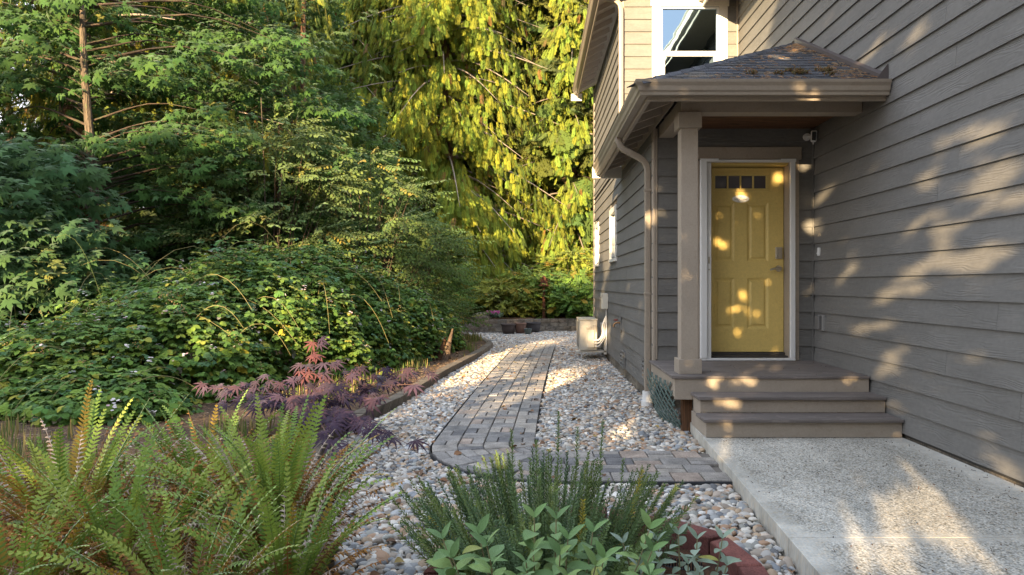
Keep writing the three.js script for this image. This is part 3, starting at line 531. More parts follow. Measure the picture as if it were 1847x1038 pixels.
// beams that carry the entry roof
const beam = part('porch_beam', merge([bbox(1.295, 2.74, -6.345, WX - 0.024, 2.872, -6.195, 0.004), bbox(1.295, 2.741, -ZD + 0.028, 1.445, 2.871, -6.346, 0.004)]), M.trim, house, 'tan beam below the entry eave');
// post
{
  const p = part('porch_post', bbox(1.295, 0.55, -6.335, 1.446, 2.6, -6.185, 0.004), M.trim, house, 'square tan porch post with plain cap and base');
  part('base', bbox(1.268, 0.4215, -6.362, 1.474, 0.552, -6.158, 0.004), M.trim, p);
  part('cap', bbox(1.268, 2.598, -6.362, 1.474, 2.738, -6.158, 0.004), M.trim, p);
}
// round-cornered rectangular downpipe along points
function downpipe(name, pts, w, d) {
  const c = new THREE.CatmullRomCurve3(pts.map(p => V(...p)), false, 'catmullrom', 0.15), gs = [], N = 60, sec = []; for (let j = 0; j < 16; j++) { const a = j / 16 * 6.2832, k = 1 + 0.02 * (j % 2); sec.push([Math.sign(Math.cos(a)) * Math.pow(Math.abs(Math.cos(a)), 0.4) * w / 2 * k, Math.sign(Math.sin(a)) * Math.pow(Math.abs(Math.sin(a)), 0.4) * d / 2 * k]); }
  const pos = [], idx = [], uv = [];
  for (let i = 0; i <= N; i++) { const p = c.getPointAt(i / N), t = c.getTangentAt(i / N), Zax = V(0, 0, 1), X = t.clone().cross(Zax).normalize(), Y = X.clone().cross(t).normalize(); sec.forEach(([a, b], j) => { const q = p.clone().addScaledVector(X, a).addScaledVector(Y, b); pos.push(q.x, q.y, q.z); uv.push(j / 16 * 0.25, i / N * 3); if (i < N) { const k = i * 16 + j, k2 = i * 16 + (j + 1) % 16; idx.push(k, k + 16, k2, k2, k + 16, k2 + 16); } }); }
  const g = new THREE.BufferGeometry(); g.setAttribute('position', new THREE.Float32BufferAttribute(pos, 3)); g.setAttribute('uv', new THREE.Float32BufferAttribute(uv, 2)); g.setIndex(idx); g.computeVertexNormals();
  return part(name, g, M.gutter, house);
}
const dp = downpipe('downspout', [[0.885, 2.775, -7.42], [0.886, 2.72, -7.42], [0.93, 2.655, -7.42], [1.10, 2.565, -7.42], [1.165, 2.52, -7.42], [1.195, 2.44, -7.42], [1.196, 2.3, -7.42], [1.196, 1.0, -7.42], [1.196, 0.06, -7.42]], 0.066, 0.052);
for (const y of [2.2, 1.1]) part('strap', bbox(1.158, y, -7.45, 1.234, y + 0.025, -7.39, 0.004), M.gutter, dp);
part('drain_collar', merge([new THREE.CylinderGeometry(0.052, 0.052, 0.16, 20).translate(1.193, 0.0, -7.42), new THREE.CylinderGeometry(0.064, 0.064, 0.07, 20).translate(1.193, -0.055, -7.42)]), mat(lin(0.72, 0.71, 0.68), 0.45), dp, 'white plastic drain socket below the downspout');
downpipe('downspout', [[0.93, 5.30, -9.93], [0.99, 5.285, -9.93], [1.14, 5.255, -9.93], [1.205, 5.2, -9.93], [1.222, 5.1, -9.93], [1.222, 4.6, -9.93], [1.222, 3.1, -9.93]], 0.066, 0.052);
// upper roofs and gutters, mostly above the picture
{
  const rm = mat(lin(0.16, 0.165, 0.18), 0.95, { map: rep(shingleMap, 0.5, 0.5), bumpMap: rep(roughBump, 0.2, 0.2), bumpScale: 0.004 }), so = mat(lin(0.34, 0.29, 0.22), 0.8, { map: rep(paintMap, 1.5, 1.5) });
  const run = 3.4;
  // left block: eave along the side wall
  const y = EAVE + 0.02, slab = (x0, y0, x1, y1, za, zb, t) => hexa([V(x0, y0, za), V(x1, y1, za), V(x1, y1, zb), V(x0, y0, zb), V(x0, y0 + t, za), V(x1, y1 + t, za), V(x1, y1 + t, zb), V(x0, y0 + t, zb)]);
  const ur = part('upper_roof', slab(0.92, y, 0.92 + run + 3, y + (run + 3) * 0.5, -ZU + 0.32, -ZB - 0.3, 0.05), rm, house);
  part('soffit', merge([slab(0.94, y - 0.006, 3.4, y - 0.006 + 2.46 * 0.5, -ZU + 0.31, -ZB - 0.29, 0.004)]), M.trim, ur);
  part('fascia', merge([bbox(0.895, y - 0.13, -ZB - 0.3, 0.92, y + 0.04, -ZU + 0.32, 0.003), slab(0.92, y - 0.12, 3.6, y - 0.12 + 2.68 * 0.5, -ZU + 0.35, -ZU + 0.325, 0.17)]), M.trim, ur);
  for (let Z = 10.3; Z < 14.8; Z += 0.41) part('rafter', slab(0.922, y - 0.095, SX - 0.03, y - 0.095 + 0.155, -Z, -Z - 0.04, 0.085), M.trim, ur);
  const K = [[0.0, -0.10], [0.06, -0.10], [0.074, -0.075], [0.08, -0.04], [0.1, -0.012], [0.1, 0.004], [0.0, 0.004]].map(([a, b]) => [a, b + y + 0.03]);
  part('gutter', sweep(K, [[V(0.893, 0, -ZU + 0.3), V(-1, 0, 0)], [V(0.893, 0, -ZB - 0.2), V(-1, 0, 0)]]), M.gutter, ur);
  part('fascia_end', bbox(0.77, y - 0.2, -ZB - 0.22, 1.0, y - 0.05, -ZB - 0.19, 0.003), M.whiteTrim, ur);
  // right block: eave along the long wall
  const rr = part('upper_roof', slab(2.42, y, 2.42 + run + 2.5, y + (run + 2.5) * 0.5, 2.4, -ZU - 0.2, 0.05), rm, house);
  part('soffit', bbox(2.425, y - 0.03, -ZU + 0.02, WX - 0.02, y - 0.012, 2.38, 0.002), so, rr);
  part('fascia', bbox(2.395, y - 0.14, -ZU + 0.02, 2.42, y + 0.05, 2.4, 0.003), M.whiteTrim, rr);
  part('gutter', sweep(K, [[V(2.394, 0, 2.4), V(-1, 0, 0)], [V(2.394, 0, -ZU + 0.03), V(-1, 0, 0)]]), M.whiteTrim, rr);
}
// foundation louvres on the side wall
for (const [Z, y] of [[9.75, 0.17], [7.72, 0.26]]) {
  const l = part('louvre_vent', merge([bbox(SX - 0.05, y - 0.11, -Z - 0.2, SX - 0.02, y + 0.11, -Z - 0.18), bbox(SX - 0.05, y - 0.11, -Z + 0.18, SX - 0.02, y + 0.11, -Z + 0.2), bbox(SX - 0.05, y + 0.1, -Z - 0.18, SX - 0.02, y + 0.12, -Z + 0.18), bbox(SX - 0.05, y - 0.12, -Z - 0.18, SX - 0.02, y - 0.1, -Z + 0.18)]), M.siding, house, 'grey louvred foundation vent low on the side wall');
  for (let i = 0; i < 4; i++) part('louvre', hexa([V(SX - 0.055, y - 0.1 + i * 0.05, -Z + 0.18), V(SX - 0.055, y - 0.1 + i * 0.05, -Z - 0.18), V(SX - 0.02, y - 0.075 + i * 0.05, -Z - 0.18), V(SX - 0.02, y - 0.075 + i * 0.05, -Z + 0.18), V(SX - 0.055, y - 0.09 + i * 0.05, -Z + 0.18), V(SX - 0.055, y - 0.09 + i * 0.05, -Z - 0.18), V(SX - 0.02, y - 0.065 + i * 0.05, -Z - 0.18), V(SX - 0.02, y - 0.065 + i * 0.05, -Z + 0.18)]), M.siding, l);
}

// ------------------------------------------------------------------ porch deck and steps
{
  const p = thing('entry_porch', 'small brown board porch with two wide steps below the front door', 'porch', [2.1, 0, -6.6]);
  const XL = 1.185, XR = WX - 0.024;
  for (let i = 0; i < 9; i++) { const Z0 = 6.045 + i * 0.1405, Z1 = Math.min(Z0 + 0.1375, ZD - 0.024); part('deck_board', bbox(XL + (i === 0 ? 0 : 0.004), 0.396, -Z1, XR - (i ? 0.006 : 0.012), 0.4205, -(i === 0 ? 6.03 : Z0), 0.004), M.deck, p); }
  part('fascia', merge([bbox(XL + 0.025, 0.215, -6.07, XR - 0.012, 0.3955, -6.046, 0.003)]), M.trim, p, 'tan skirt board below the porch edge');
  part('side_fascia', bbox(XL + 0.025, 0.235, -ZD + 0.03, XL + 0.048, 0.3955, -6.071, 0.003), M.trim, p);
  const step = (y, zn, zb, xl) => { for (let i = 0; i < 2; i++) { const a = zn + i * (zb - zn) / 2, b = a + (zb - zn) / 2 - 0.004; part('tread', bbox(xl, y - 0.026, -b, XR - 0.004, y, -a, 0.004), M.deck, p); } };
  step(0.283, 5.755, 6.044, 1.345); step(0.149, 5.485, 5.785, 1.331);
  part('riser', bbox(1.37, 0.150, -5.80, XR - 0.004, 0.2565, -5.785, 0.002), M.trim, p); part('riser', bbox(1.353, 0.003, -5.535, XR - 0.004, 0.1225, -5.518, 0.002), M.trim, p);
  part('stringer', merge([bbox(1.354, 0.003, -6.045, 1.369, 0.122, -5.536, 0.002), bbox(1.3705, 0.122, -6.045, 1.385, 0.256, -5.801, 0.002)]), M.trim, p);
  part('support_post', bbox(1.30, -0.14, -6.24, 1.385, 0.394, -6.15, 0.003), M.cedarUp, p, 'reddish timber post below the porch corner');
  part('support_post', bbox(2.7, -0.14, -6.24, 2.79, 0.394, -6.15, 0.003), M.cedarUp, p);
  part('joist', merge([bbox(1.24, 0.25, -6.11, XR - 0.02, 0.394, -6.075, 0.003), bbox(1.4, 0.25, -7.2, 1.44, 0.394, -6.12, 0.003), bbox(2.0, 0.25, -7.2, 2.04, 0.394, -6.12, 0.003)]), M.cedar, p);
}

// ------------------------------------------------------------------ things on and by the house
{ // green lattice slumped below the porch side
  const o = thing('lattice_panel', 'dark green plastic lattice slumped against the open porch side', 'lattice', [1.2, -0.08, -6.6]);
  const m = mat(lin(0.085, 0.125, 0.11), 0.55), A = [V(1.150, 0.355, -7.16), V(1.196, 0.350, -6.09)], B = [V(1.215, -0.10, -6.82), V(1.335, -0.10, -6.17)];
  const at = (s, t) => { const bow = V(-0.03 * Math.sin(Math.PI * t) * (1 - 0.3 * s), -0.02 * Math.sin(Math.PI * s), 0); return A[0].clone().lerp(A[1], s).lerp(B[0].clone().lerp(B[1], s), t).add(bow); };
  for (let dir = 0; dir < 2; dir++) for (let i = 0; i < 11; i++) {
    const c = (i + 0.5) / 11 * 1.9 - 0.45, pts = [];
    for (let k = 0; k <= 24; k++) { const t = k / 24, s = dir ? c + (t - 0.5) * 0.9 : c - (t - 0.5) * 0.9; if (s >= 0 && s <= 1) pts.push(at(s, t).add(V(dir ? -0.008 : 0.0, 0, 0))); }
    if (pts.length < 4) continue;
    const st = pts.map((p, k) => { const d = pts[Math.min(k + 1, pts.length - 1)].clone().sub(pts[Math.max(k - 1, 0)]).normalize(); return [p, d]; });
    const gs = []; for (let k = 0; k < pts.length - 1; k += 1) { const w = st[k][1].clone().cross(V(1, 0, 0)).normalize().multiplyScalar(0.0105), x = V(0.0035, 0, 0), a = pts[k], b = pts[k + 1]; gs.push(hexa([a.clone().add(w).sub(x), a.clone().sub(w).sub(x), a.clone().sub(w).add(x), a.clone().add(w).add(x), b.clone().add(w).sub(x), b.clone().sub(w).sub(x), b.clone().sub(w).add(x), b.clone().add(w).add(x)])); }
    part('slat', merge(gs), m, o);
  }
}
{ // outdoor heat pump on a wall bracket
  const o = thing('heat_pump', 'cream outdoor heat pump unit on a wall bracket above the gravel', 'heat pump', [0.91, 0.0, -12.3]);
  const m = mat(lin(0.62, 0.56, 0.46), 0.45, { map: rep(paintMap, 1.2, 1.2) }), x0 = 0.765, x1 = 1.065, z1 = -11.95, z0 = -12.75;
  const body = part('cabinet', bbox(x0, 0.085, z0, x1, 0.60, z1, 0.012), m, o);
  part('lid', bbox(x0 - 0.008, 0.601, z0 - 0.008, x1 + 0.008, 0.622, z1 + 0.008, 0.006), m, o);
  part('service_cover', merge([bbox(x0 + 0.13, 0.13, z1 + 0.001, x1 - 0.05, 0.44, z1 + 0.035, 0.015), bbox(x0 + 0.11, 0.46, z1 + 0.001, x0 + 0.19, 0.50, z1 + 0.02, 0.006)]), m, o);
  part('conduit_box', bbox(x1 - 0.075, 0.40, z1 + 0.001, x1 - 0.02, 0.52, z1 + 0.03, 0.005), mat(lin(0.35, 0.31, 0.26), 0.5), o);
  const gr = part('fan_grille', bbox(x0 - 0.012, 0.13, z0 + 0.08, x0 - 0.001, 0.56, z1 - 0.2, 0.004), mat(lin(0.25, 0.23, 0.2), 0.5), o);
  part('bracket', merge([bbox(x0 - 0.06, 0.045, z1 - 0.1, SX - 0.03, 0.078, z1 - 0.05, 0.004), bbox(x0 - 0.06, 0.045, z0 + 0.05, SX - 0.03, 0.078, z0 + 0.1, 0.004), bbox(SX - 0.075, 0.01, z1 - 0.1, SX - 0.027, 0.52, z1 - 0.05, 0.004), bbox(SX - 0.075, 0.01, z0 + 0.05, SX - 0.027, 0.52, z0 + 0.1, 0.004)]), mat(lin(0.66, 0.62, 0.54), 0.45), o, 'cream steel wall bracket');
  const hm = mat(lin(0.68, 0.65, 0.6), 0.6);
  for (const k of [0, 1, 2]) part('line_set', tube([[x1 - 0.06 + k * 0.012, 0.26 - k * 0.05, z1 + 0.03], [x1 + 0.02, 0.27 - k * 0.05, z1 + 0.05 + k * 0.02], [x1 + 0.085 + k * 0.02, 0.36 - k * 0.02, z1 + 0.03], [x1 + 0.09 + k * 0.03, 0.52, z1 + 0.03], [SX - 0.06, 0.64 - k * 0.03, z1 + 0.04], [SX - 0.035, 0.70, z1 + 0.04]], 0.016 - 0.003 * k, 0.015 - 0.003 * k, 24, 8), hm, o, 'white insulated refrigerant pipe');
  part('conduit', tube([[SX - 0.045, 0.12, z1 + 0.07], [SX - 0.045, 0.5, z1 + 0.07], [SX - 0.045, 0.82, z1 + 0.07]], 0.012, 0.012, 6, 8), hm, o);
}
{
  const o = thing('disconnect_box', 'small cream electrical box on the side wall above the heat pump', 'electrical box', [SX - 0.05, 0.86, -11.88]);
  part('case', bbox(SX - 0.13, 0.80, -11.94, SX - 0.022, 1.06, -11.80, 0.01), mat(lin(0.6, 0.56, 0.47), 0.5), o);
  part('hood', bbox(SX - 0.14, 1.0, -11.95, SX - 0.131, 1.07, -11.79, 0.003), mat(lin(0.6, 0.56, 0.47), 0.5), o);
}
{
  const o = thing('hose_faucet', 'brass hose faucet on the grey side wall', 'faucet', [SX - 0.05, 0.64, -10.1]), br = mat(lin(0.45, 0.25, 0.12), 0.45, { metalness: 0.8 });
  part('wall_plate', bbox(SX - 0.03, 0.52, -10.2, SX - 0.02, 0.76, -10.02, 0.004), M.siding, o);
  part('body', merge([tube([[SX - 0.03, 0.66, -10.1], [SX - 0.08, 0.66, -10.1], [SX - 0.115, 0.64, -10.1], [SX - 0.125, 0.60, -10.1]], 0.014, 0.013, 8, 8)]), br, o);
  part('wheel', new THREE.TorusGeometry(0.026, 0.006, 8, 18).rotateX(1.2).translate(SX - 0.09, 0.70, -10.1), mat(lin(0.35, 0.06, 0.04), 0.5), o);
}
function sign(w, h, px, draw) { const c = document.createElement('canvas'); c.width = px; c.height = Math.round(px * h / w); const g = c.getContext('2d'); draw(g, c.width, c.height); const t = new THREE.CanvasTexture(c); t.colorSpace = THREE.SRGBColorSpace; return t; }
{ // oval sign on the door
  const o = thing('door_sign', 'white oval NO SOLICITING sign on the yellow door', 'sign', [2.189, 2.085, -7.425]);
  const t = sign(0.183, 0.078, 512, (g, W, H) => { g.fillStyle = '#efece6'; g.fillRect(0, 0, W, H); g.strokeStyle = '#b9b4a8'; g.lineWidth = 6; g.beginPath(); g.ellipse(W / 2, H / 2, W / 2 - 10, H / 2 - 10, 0, 0, 7); g.stroke(); g.fillStyle = '#33363a'; g.textAlign = 'center'; g.font = 'bold 56px serif'; g.fillText('NO', W / 2, H * 0.38); g.font = 'bold 62px serif'; g.fillText('SOLICITING', W / 2, H * 0.66); g.fillStyle = '#8a8a86'; g.fillRect(W * 0.32, H * 0.76, W * 0.36, 8); });
  const s = new THREE.Shape(); s.absellipse(0, 0, 0.0915, 0.039, 0, Math.PI * 2);
  const g = new THREE.ExtrudeGeometry(s, { depth: 0.003, bevelEnabled: true, bevelThickness: 0.001, bevelSize: 0.001, bevelSegments: 1, curveSegments: 24 }), p = g.attributes.position, uv = g.attributes.uv;
  for (let i = 0; i < p.count; i++) uv.setXY(i, p.getX(i) / 0.186 + 0.5, p.getY(i) / 0.081 + 0.5);
  g.translate(2.189, 2.124, -7.4285); part('plate', g, mat(lin(1, 1, 1), 0.4, { map: t }), o);
}
{ // round sticker on the long wall
  const o = thing('round_sign', 'small round tan sticker on the grey wall above the doorbell', 'sign', [WX - 0.02, 1.65, -7.14]);
  const t = sign(1, 1, 256, (g, W) => { g.fillStyle = '#b9ab93'; g.fillRect(0, 0, W, W); g.strokeStyle = '#857862'; g.lineWidth = 8; g.beginPath(); g.arc(W / 2, W / 2, W * 0.44, 0, 7); g.stroke(); g.fillStyle = '#6f6452'; g.beginPath(); g.arc(W / 2, W * 0.28, 18, 0, 7); g.fill(); for (let i = 0; i < 4; i++) g.fillRect(W * (0.2 + 0.155 * i), W * 0.46, W * 0.12, W * 0.13); g.fillRect(W * 0.3, W * 0.7, W * 0.4, 12); });
  const g = new THREE.CylinderGeometry(0.045, 0.045, 0.004, 28), p = g.attributes.position, uv = g.attributes.uv;
  for (let i = 0; i < p.count; i++) uv.setXY(i, p.getX(i) / 0.09 + 0.5, p.getZ(i) / 0.09 + 0.5);
  g.rotateX(Math.PI / 2); g.rotateY(-Math.PI / 2); g.rotateX(0); g.translate(WX - 0.019, 1.694, -7.14); part('disc', g, mat(lin(1, 1, 1), 0.5, { map: t }), o);
}
{
  const o = thing('doorbell', 'slim white doorbell button on the grey wall beside the door', 'doorbell', [WX - 0.02, 1.51, -7.13]);
  part('case', bbox(WX - 0.045, 1.505, -7.145, WX - 0.016, 1.59, -7.115, 0.008), M.vinyl, o);
  part('button', new THREE.CylinderGeometry(0.008, 0.008, 0.006, 16).rotateZ(Math.PI / 2).translate(WX - 0.047, 1.53, -7.13), M.vinyl, o);
}
{
  const o = thing('outlet_cover', 'grey weatherproof outlet cover low on the wall beside the door', 'outlet', [WX - 0.04, 0.75, -7.06]), m = mat(lin(0.26, 0.25, 0.235), 0.5);
  part('box', bbox(WX - 0.05, 0.745, -7.12, WX - 0.012, 0.905, -7.0, 0.006), m, o);
  part('flap', bbox(WX - 0.085, 0.755, -7.11, WX - 0.051, 0.9, -7.012, 0.01), mat(lin(0.14, 0.135, 0.13), 0.4), o);
}
{
  const o = thing('security_camera', 'small white security camera high beside the front door', 'camera', [2.86, 2.70, -7.25]);
  part('mount', new THREE.CylinderGeometry(0.036, 0.04, 0.03, 20).rotateX(Math.PI / 2).translate(2.835, 2.75, -ZD + 0.036), M.vinyl, o);
  part('arm', tube([[2.835, 2.75, -ZD + 0.04], [2.85, 2.748, -ZD + 0.07], [2.868, 2.745, -ZD + 0.085]], 0.012, 0.012, 5, 8), M.vinyl, o);
  const h = part('housing', new RoundedBoxGeometry(0.062, 0.12, 0.07, 3, 0.02).rotateY(-0.35).rotateX(0.12).translate(2.872, 2.74, -ZD + 0.12), M.vinyl, o);
  part('lens_face', new RoundedBoxGeometry(0.04, 0.088, 0.012, 2, 0.005).rotateY(-0.35).rotateX(0.12).translate(2.861, 2.735, -ZD + 0.153), M.black, h);
  part('antenna', new THREE.CylinderGeometry(0.009, 0.005, 0.03, 10).translate(2.868, 2.672, -ZD + 0.115), M.vinyl, o);
}
// ------------------------------------------------------------------ pots by the low wall
function pot(label, x, Z, rTop, rBot, h, sides, color, group) {
  const y0 = -0.092, o = thing('plant_pot', label, 'pot', [x, y0, -Z]), m = mat(lin(...color), 0.6, { map: rep(paintMap, 0.7, 0.7) });
  part('body', new THREE.LatheGeometry([[0.001, 0], [rBot, 0], [lerp(rBot, rTop, 0.6) * 1.03, h * 0.55], [rTop * 0.97, h * 0.86], [rTop * 0.93, h * 0.86], [rBot * 0.9, 0.03], [0.001, 0.03]].map(p => new THREE.Vector2(...p)), sides).rotateY(Math.PI / sides).translate(x, y0, -Z), m, o);
  part('rim', new THREE.LatheGeometry([[rTop * 0.93, h * 0.84], [rTop * 1.04, h * 0.84], [rTop * 1.06, h * 0.98], [rTop * 1.0, h], [rTop * 0.93, h * 0.97], [rTop * 0.93, h * 0.84]].map(p => new THREE.Vector2(...p)), sides).rotateY(Math.PI / sides).translate(x, y0, -Z), m, o);
  part('soil', new THREE.CylinderGeometry(rTop * 0.92, rTop * 0.9, 0.03, sides).rotateY(Math.PI / sides).translate(x, y0 + h * 0.8, -Z), mat(lin(0.09, 0.065, 0.045), 1, { map: rep(soilMap, 0.6, 0.6) }), o);
}
pot('wide dark brown pot against the low block wall', -0.70, 18.45, 0.205, 0.15, 0.27, 8, [.075, .055, .05]);
pot('reddish brown pot standing between two dark pots', -0.385, 18.5, 0.155, 0.11, 0.29, 28, [.17, .095, .07]);
pot('dark charcoal pot farthest along the low wall', -0.035, 18.95, 0.20, 0.15, 0.28, 8, [.06, .055, .06]);
pot('little grey green pot standing before the dark pots', -0.185, 18.3, 0.10, 0.07, 0.15, 24, [.10, .125, .115]);
{ // boulder on the wall
  const g = new THREE.IcosahedronGeometry(1, 4), p = g.attributes.position;
  for (let i = 0; i < p.count; i++) { const v = V(p.getX(i), p.getY(i), p.getZ(i)), k = 0.82 + 0.45 * noise3(v.x * 1.1 + 3, v.y * 1.1 + 8, v.z * 1.1 + 1) + 0.08 * noise3(v.x * 5 + 20, v.y * 5 + 20, v.z * 5 + 20); p.setXYZ(i, v.x * k * 0.24, Math.max(-0.05, v.y * k * 0.16), v.z * k * 0.16); }
  g.computeVertexNormals(); metreUV(g); g.translate(-1.48, 0.30, -19.05);
  const o = thing('boulder', 'pale rounded boulder resting on the low block wall', 'rock', [-1.48, 0.27, -19.05]); part('stone', g, mat(lin(0.5, 0.43, 0.35), 0.9, { map: rep(stoneMap, 0.5, 0.5), bumpMap: rep(roughBump, 0.3, 0.3), bumpScale: 0.01 }), o);
}
{ // birdhouse on a post
  const o = thing('birdhouse', 'red brown wooden birdhouse on a post above the shrubs', 'birdhouse', [0.25, 0.3, -19.75]), x = 0.25, z = -19.75, y = 1.17, w = mat(lin(0.30, 0.115, 0.06), 0.85, { map: rep(woodMap, 0.5, 0.3) }), r = mat(lin(0.20, 0.09, 0.065), 0.8, { map: rep(woodMap, 0.5, 0.3) });
  part('post', bbox(x - 0.04, 0.1, z - 0.04, x + 0.04, y, z + 0.04, 0.004), w, o);
  part('tray', bbox(x - 0.15, y + 0.001, z - 0.12, x + 0.15, y + 0.03, z + 0.14, 0.004), w, o);
  const sh = new THREE.Shape([[-0.1, 0], [0.1, 0], [0.1, 0.15], [0, 0.25], [-0.1, 0.15]].map(p => new THREE.Vector2(...p))); const hole = new THREE.Path(); hole.absarc(0, 0.11, 0.032, 0, 6.2832); sh.holes.push(hole);
  part('front', metreUV(new THREE.ExtrudeGeometry(sh, { depth: 0.015, bevelEnabled: false }).translate(x, y + 0.03, z + 0.085)), w, o);
  part('side', merge([bbox(x - 0.1, y + 0.03, z - 0.1, x - 0.085, y + 0.18, z + 0.085), bbox(x + 0.085, y + 0.03, z - 0.1, x + 0.1, y + 0.18, z + 0.085), bbox(x - 0.085, y + 0.03, z - 0.1, x + 0.085, y + 0.2, z - 0.085)]), w, o);
  for (const s of [-1, 1]) part('roof_panel', hexa([V(x, y + 0.285, z + 0.15), V(x + s * 0.17, y + 0.125, z + 0.15), V(x + s * 0.17, y + 0.125, z - 0.15), V(x, y + 0.285, z - 0.15), V(x, y + 0.303, z + 0.15), V(x + s * 0.18, y + 0.138, z + 0.15), V(x + s * 0.18, y + 0.138, z - 0.15), V(x, y + 0.303, z - 0.15)]), r, o);
}
// ------------------------------------------------------------------ planter ring of red concrete blocks
{
  const o = thing('planter_ring', 'red concrete edging blocks ringing the herb bed beside the walkway', 'planter edging', [RING.x, -0.1, -RING.Z]), r = RNG(52), n = 14;
  const m = [[.36, .13, .105], [.32, .115, .095], [.40, .15, .115]].map(c => mat(lin(...c), 0.95, { map: rep(paverMap, 0.8, 0.8), bumpMap: rep(roughBump, 0.25, 0.25), bumpScale: 0.004 }));
  for (let i = 0; i < n; i++) {
    const a0 = i / n * 6.2832 + 0.07, a1 = (i + 1) / n * 6.2832 + 0.07 - 0.02, tw = (r() - 0.5) * 0.05, P = (a, k) => [RING.x + Math.cos(a) * (RING.rx + k), RING.Z + Math.sin(a) * (RING.rz + k)];
    part('edging_block', brickGeo([P(a0, -0.055 + tw), P(a1, -0.055 - tw), P(a1, 0.055 - tw), P(a0, 0.055 + tw)], -0.16, 0.03 + (r() - 0.5) * 0.02, 0.006, r() * 5), m[i % 3], o);
  }
  const sg = new THREE.CircleGeometry(1, 40, 0).rotateX(-Math.PI / 2), gg = new THREE.PlaneGeometry(2, 2, 40, 40).rotateX(-Math.PI / 2), p = gg.attributes.position;
  for (let i = 0; i < p.count; i++) { let x = p.getX(i), z = p.getZ(i); const l = Math.max(Math.abs(x), Math.abs(z)), d = Math.hypot(x, z) || 1; x *= l / d; z *= l / d; p.setXYZ(i, RING.x + x * (RING.rx - 0.03), -0.062 + 0.05 * (1 - l * l) + 0.03 * (fbm(x * 0.5 + 0.5, z * 0.5 + 0.5, 18, 18, 3, 8) - 0.5), -RING.Z + z * (RING.rz - 0.03)); }
  gg.computeVertexNormals(); metreUV(gg);
  part('bed_soil', gg, mat(lin(0.30, 0.19, 0.125), 1, { map: rep(soilMap, 0.35, 0.35), bumpMap: rep(soilBump, 0.2, 0.2), bumpScale: 0.012 }), o);
  const b = thing('drip_edging', 'black toothed plastic strip lying in the herb bed soil', 'edging strip', [0.62, -0.05, -2.95]), teeth = [];
  const A = V(0.45, -0.03, -3.12), B = V(0.72, -0.035, -3.02); for (let i = 0; i < 24; i++) { const q = A.clone().lerp(B, i / 23); teeth.push(bbox(q.x - 0.0035, q.y - 0.02, q.z - 0.004, q.x + 0.0035, q.y + 0.045, q.z + 0.004, 0.001)); }
  part('teeth', merge(teeth), M.black, b); part('rail', tube([A.clone().add(V(-0.02, -0.012, 0)), A.clone().lerp(B, 0.5), B.clone().add(V(0.02, -0.012, 0))], 0.008, 0.008, 8, 6), M.black, b);
}
{ // weathered stump by the brambles
  const o = thing('tree_stump', 'split weathered grey stump at the end of the brambles', 'stump', [-1.5, 0.0, -11.35]), r = RNG(71), m = mat(lin(0.38, 0.30, 0.24), 0.95, { map: rep(barkMap, 0.6, 0.8), bumpMap: rep(barkBump, 0.4, 0.6), bumpScale: 0.02 }), m2 = mat(lin(0.32, 0.17, 0.09), 0.95, { map: rep(woodMap, 0.6, 0.3) });
  const sl = (x, z, lx, lz, h, w, mm) => part('shard', tube([[x, -0.12, z], [x + lx * 0.4, h * 0.4, z + lz * 0.4], [x + lx, h, z + lz]], t => w * (1.15 - t) * (0.85 + 0.3 * noise3(t * 9 + x * 7, z * 5, 3)), 0, 14, 9), mm, o);
  sl(-1.46, -11.3, 0.13, 0, 0.5, 0.075, m); sl(-1.55, -11.34, 0.1, 0.04, 0.36, 0.085, m2); sl(-1.72, -11.38, -0.05, 0, 0.34, 0.13, m); sl(-1.6, -11.45, 0.0, -0.05, 0.2, 0.18, m); sl(-1.82, -11.4, -0.12, 0.05, 0.16, 0.13, m2);
}

// ------------------------------------------------------------------ plants: leaf shapes (along +y, facing +z)
const leafMat = (t = 0.35, rough = 1) => new THREE.MeshPhysicalMaterial({ color: lin(1, 1, 1), roughness: rough, transmission: t, thickness: 0, side: THREE.DoubleSide, specularIntensity: 0.4 });
const LEAF = leafMat(0.38), NEEDLE = leafMat(0.42);
function geoFrom(pos, idx) { const g = new THREE.BufferGeometry(); g.setAttribute('position', new THREE.Float32BufferAttribute(pos, 3)); g.setAttribute('uv', new THREE.Float32BufferAttribute(pos.filter((_, i) => i % 3 < 2), 2)); g.setIndex(idx); g.computeVertexNormals(); return g; }
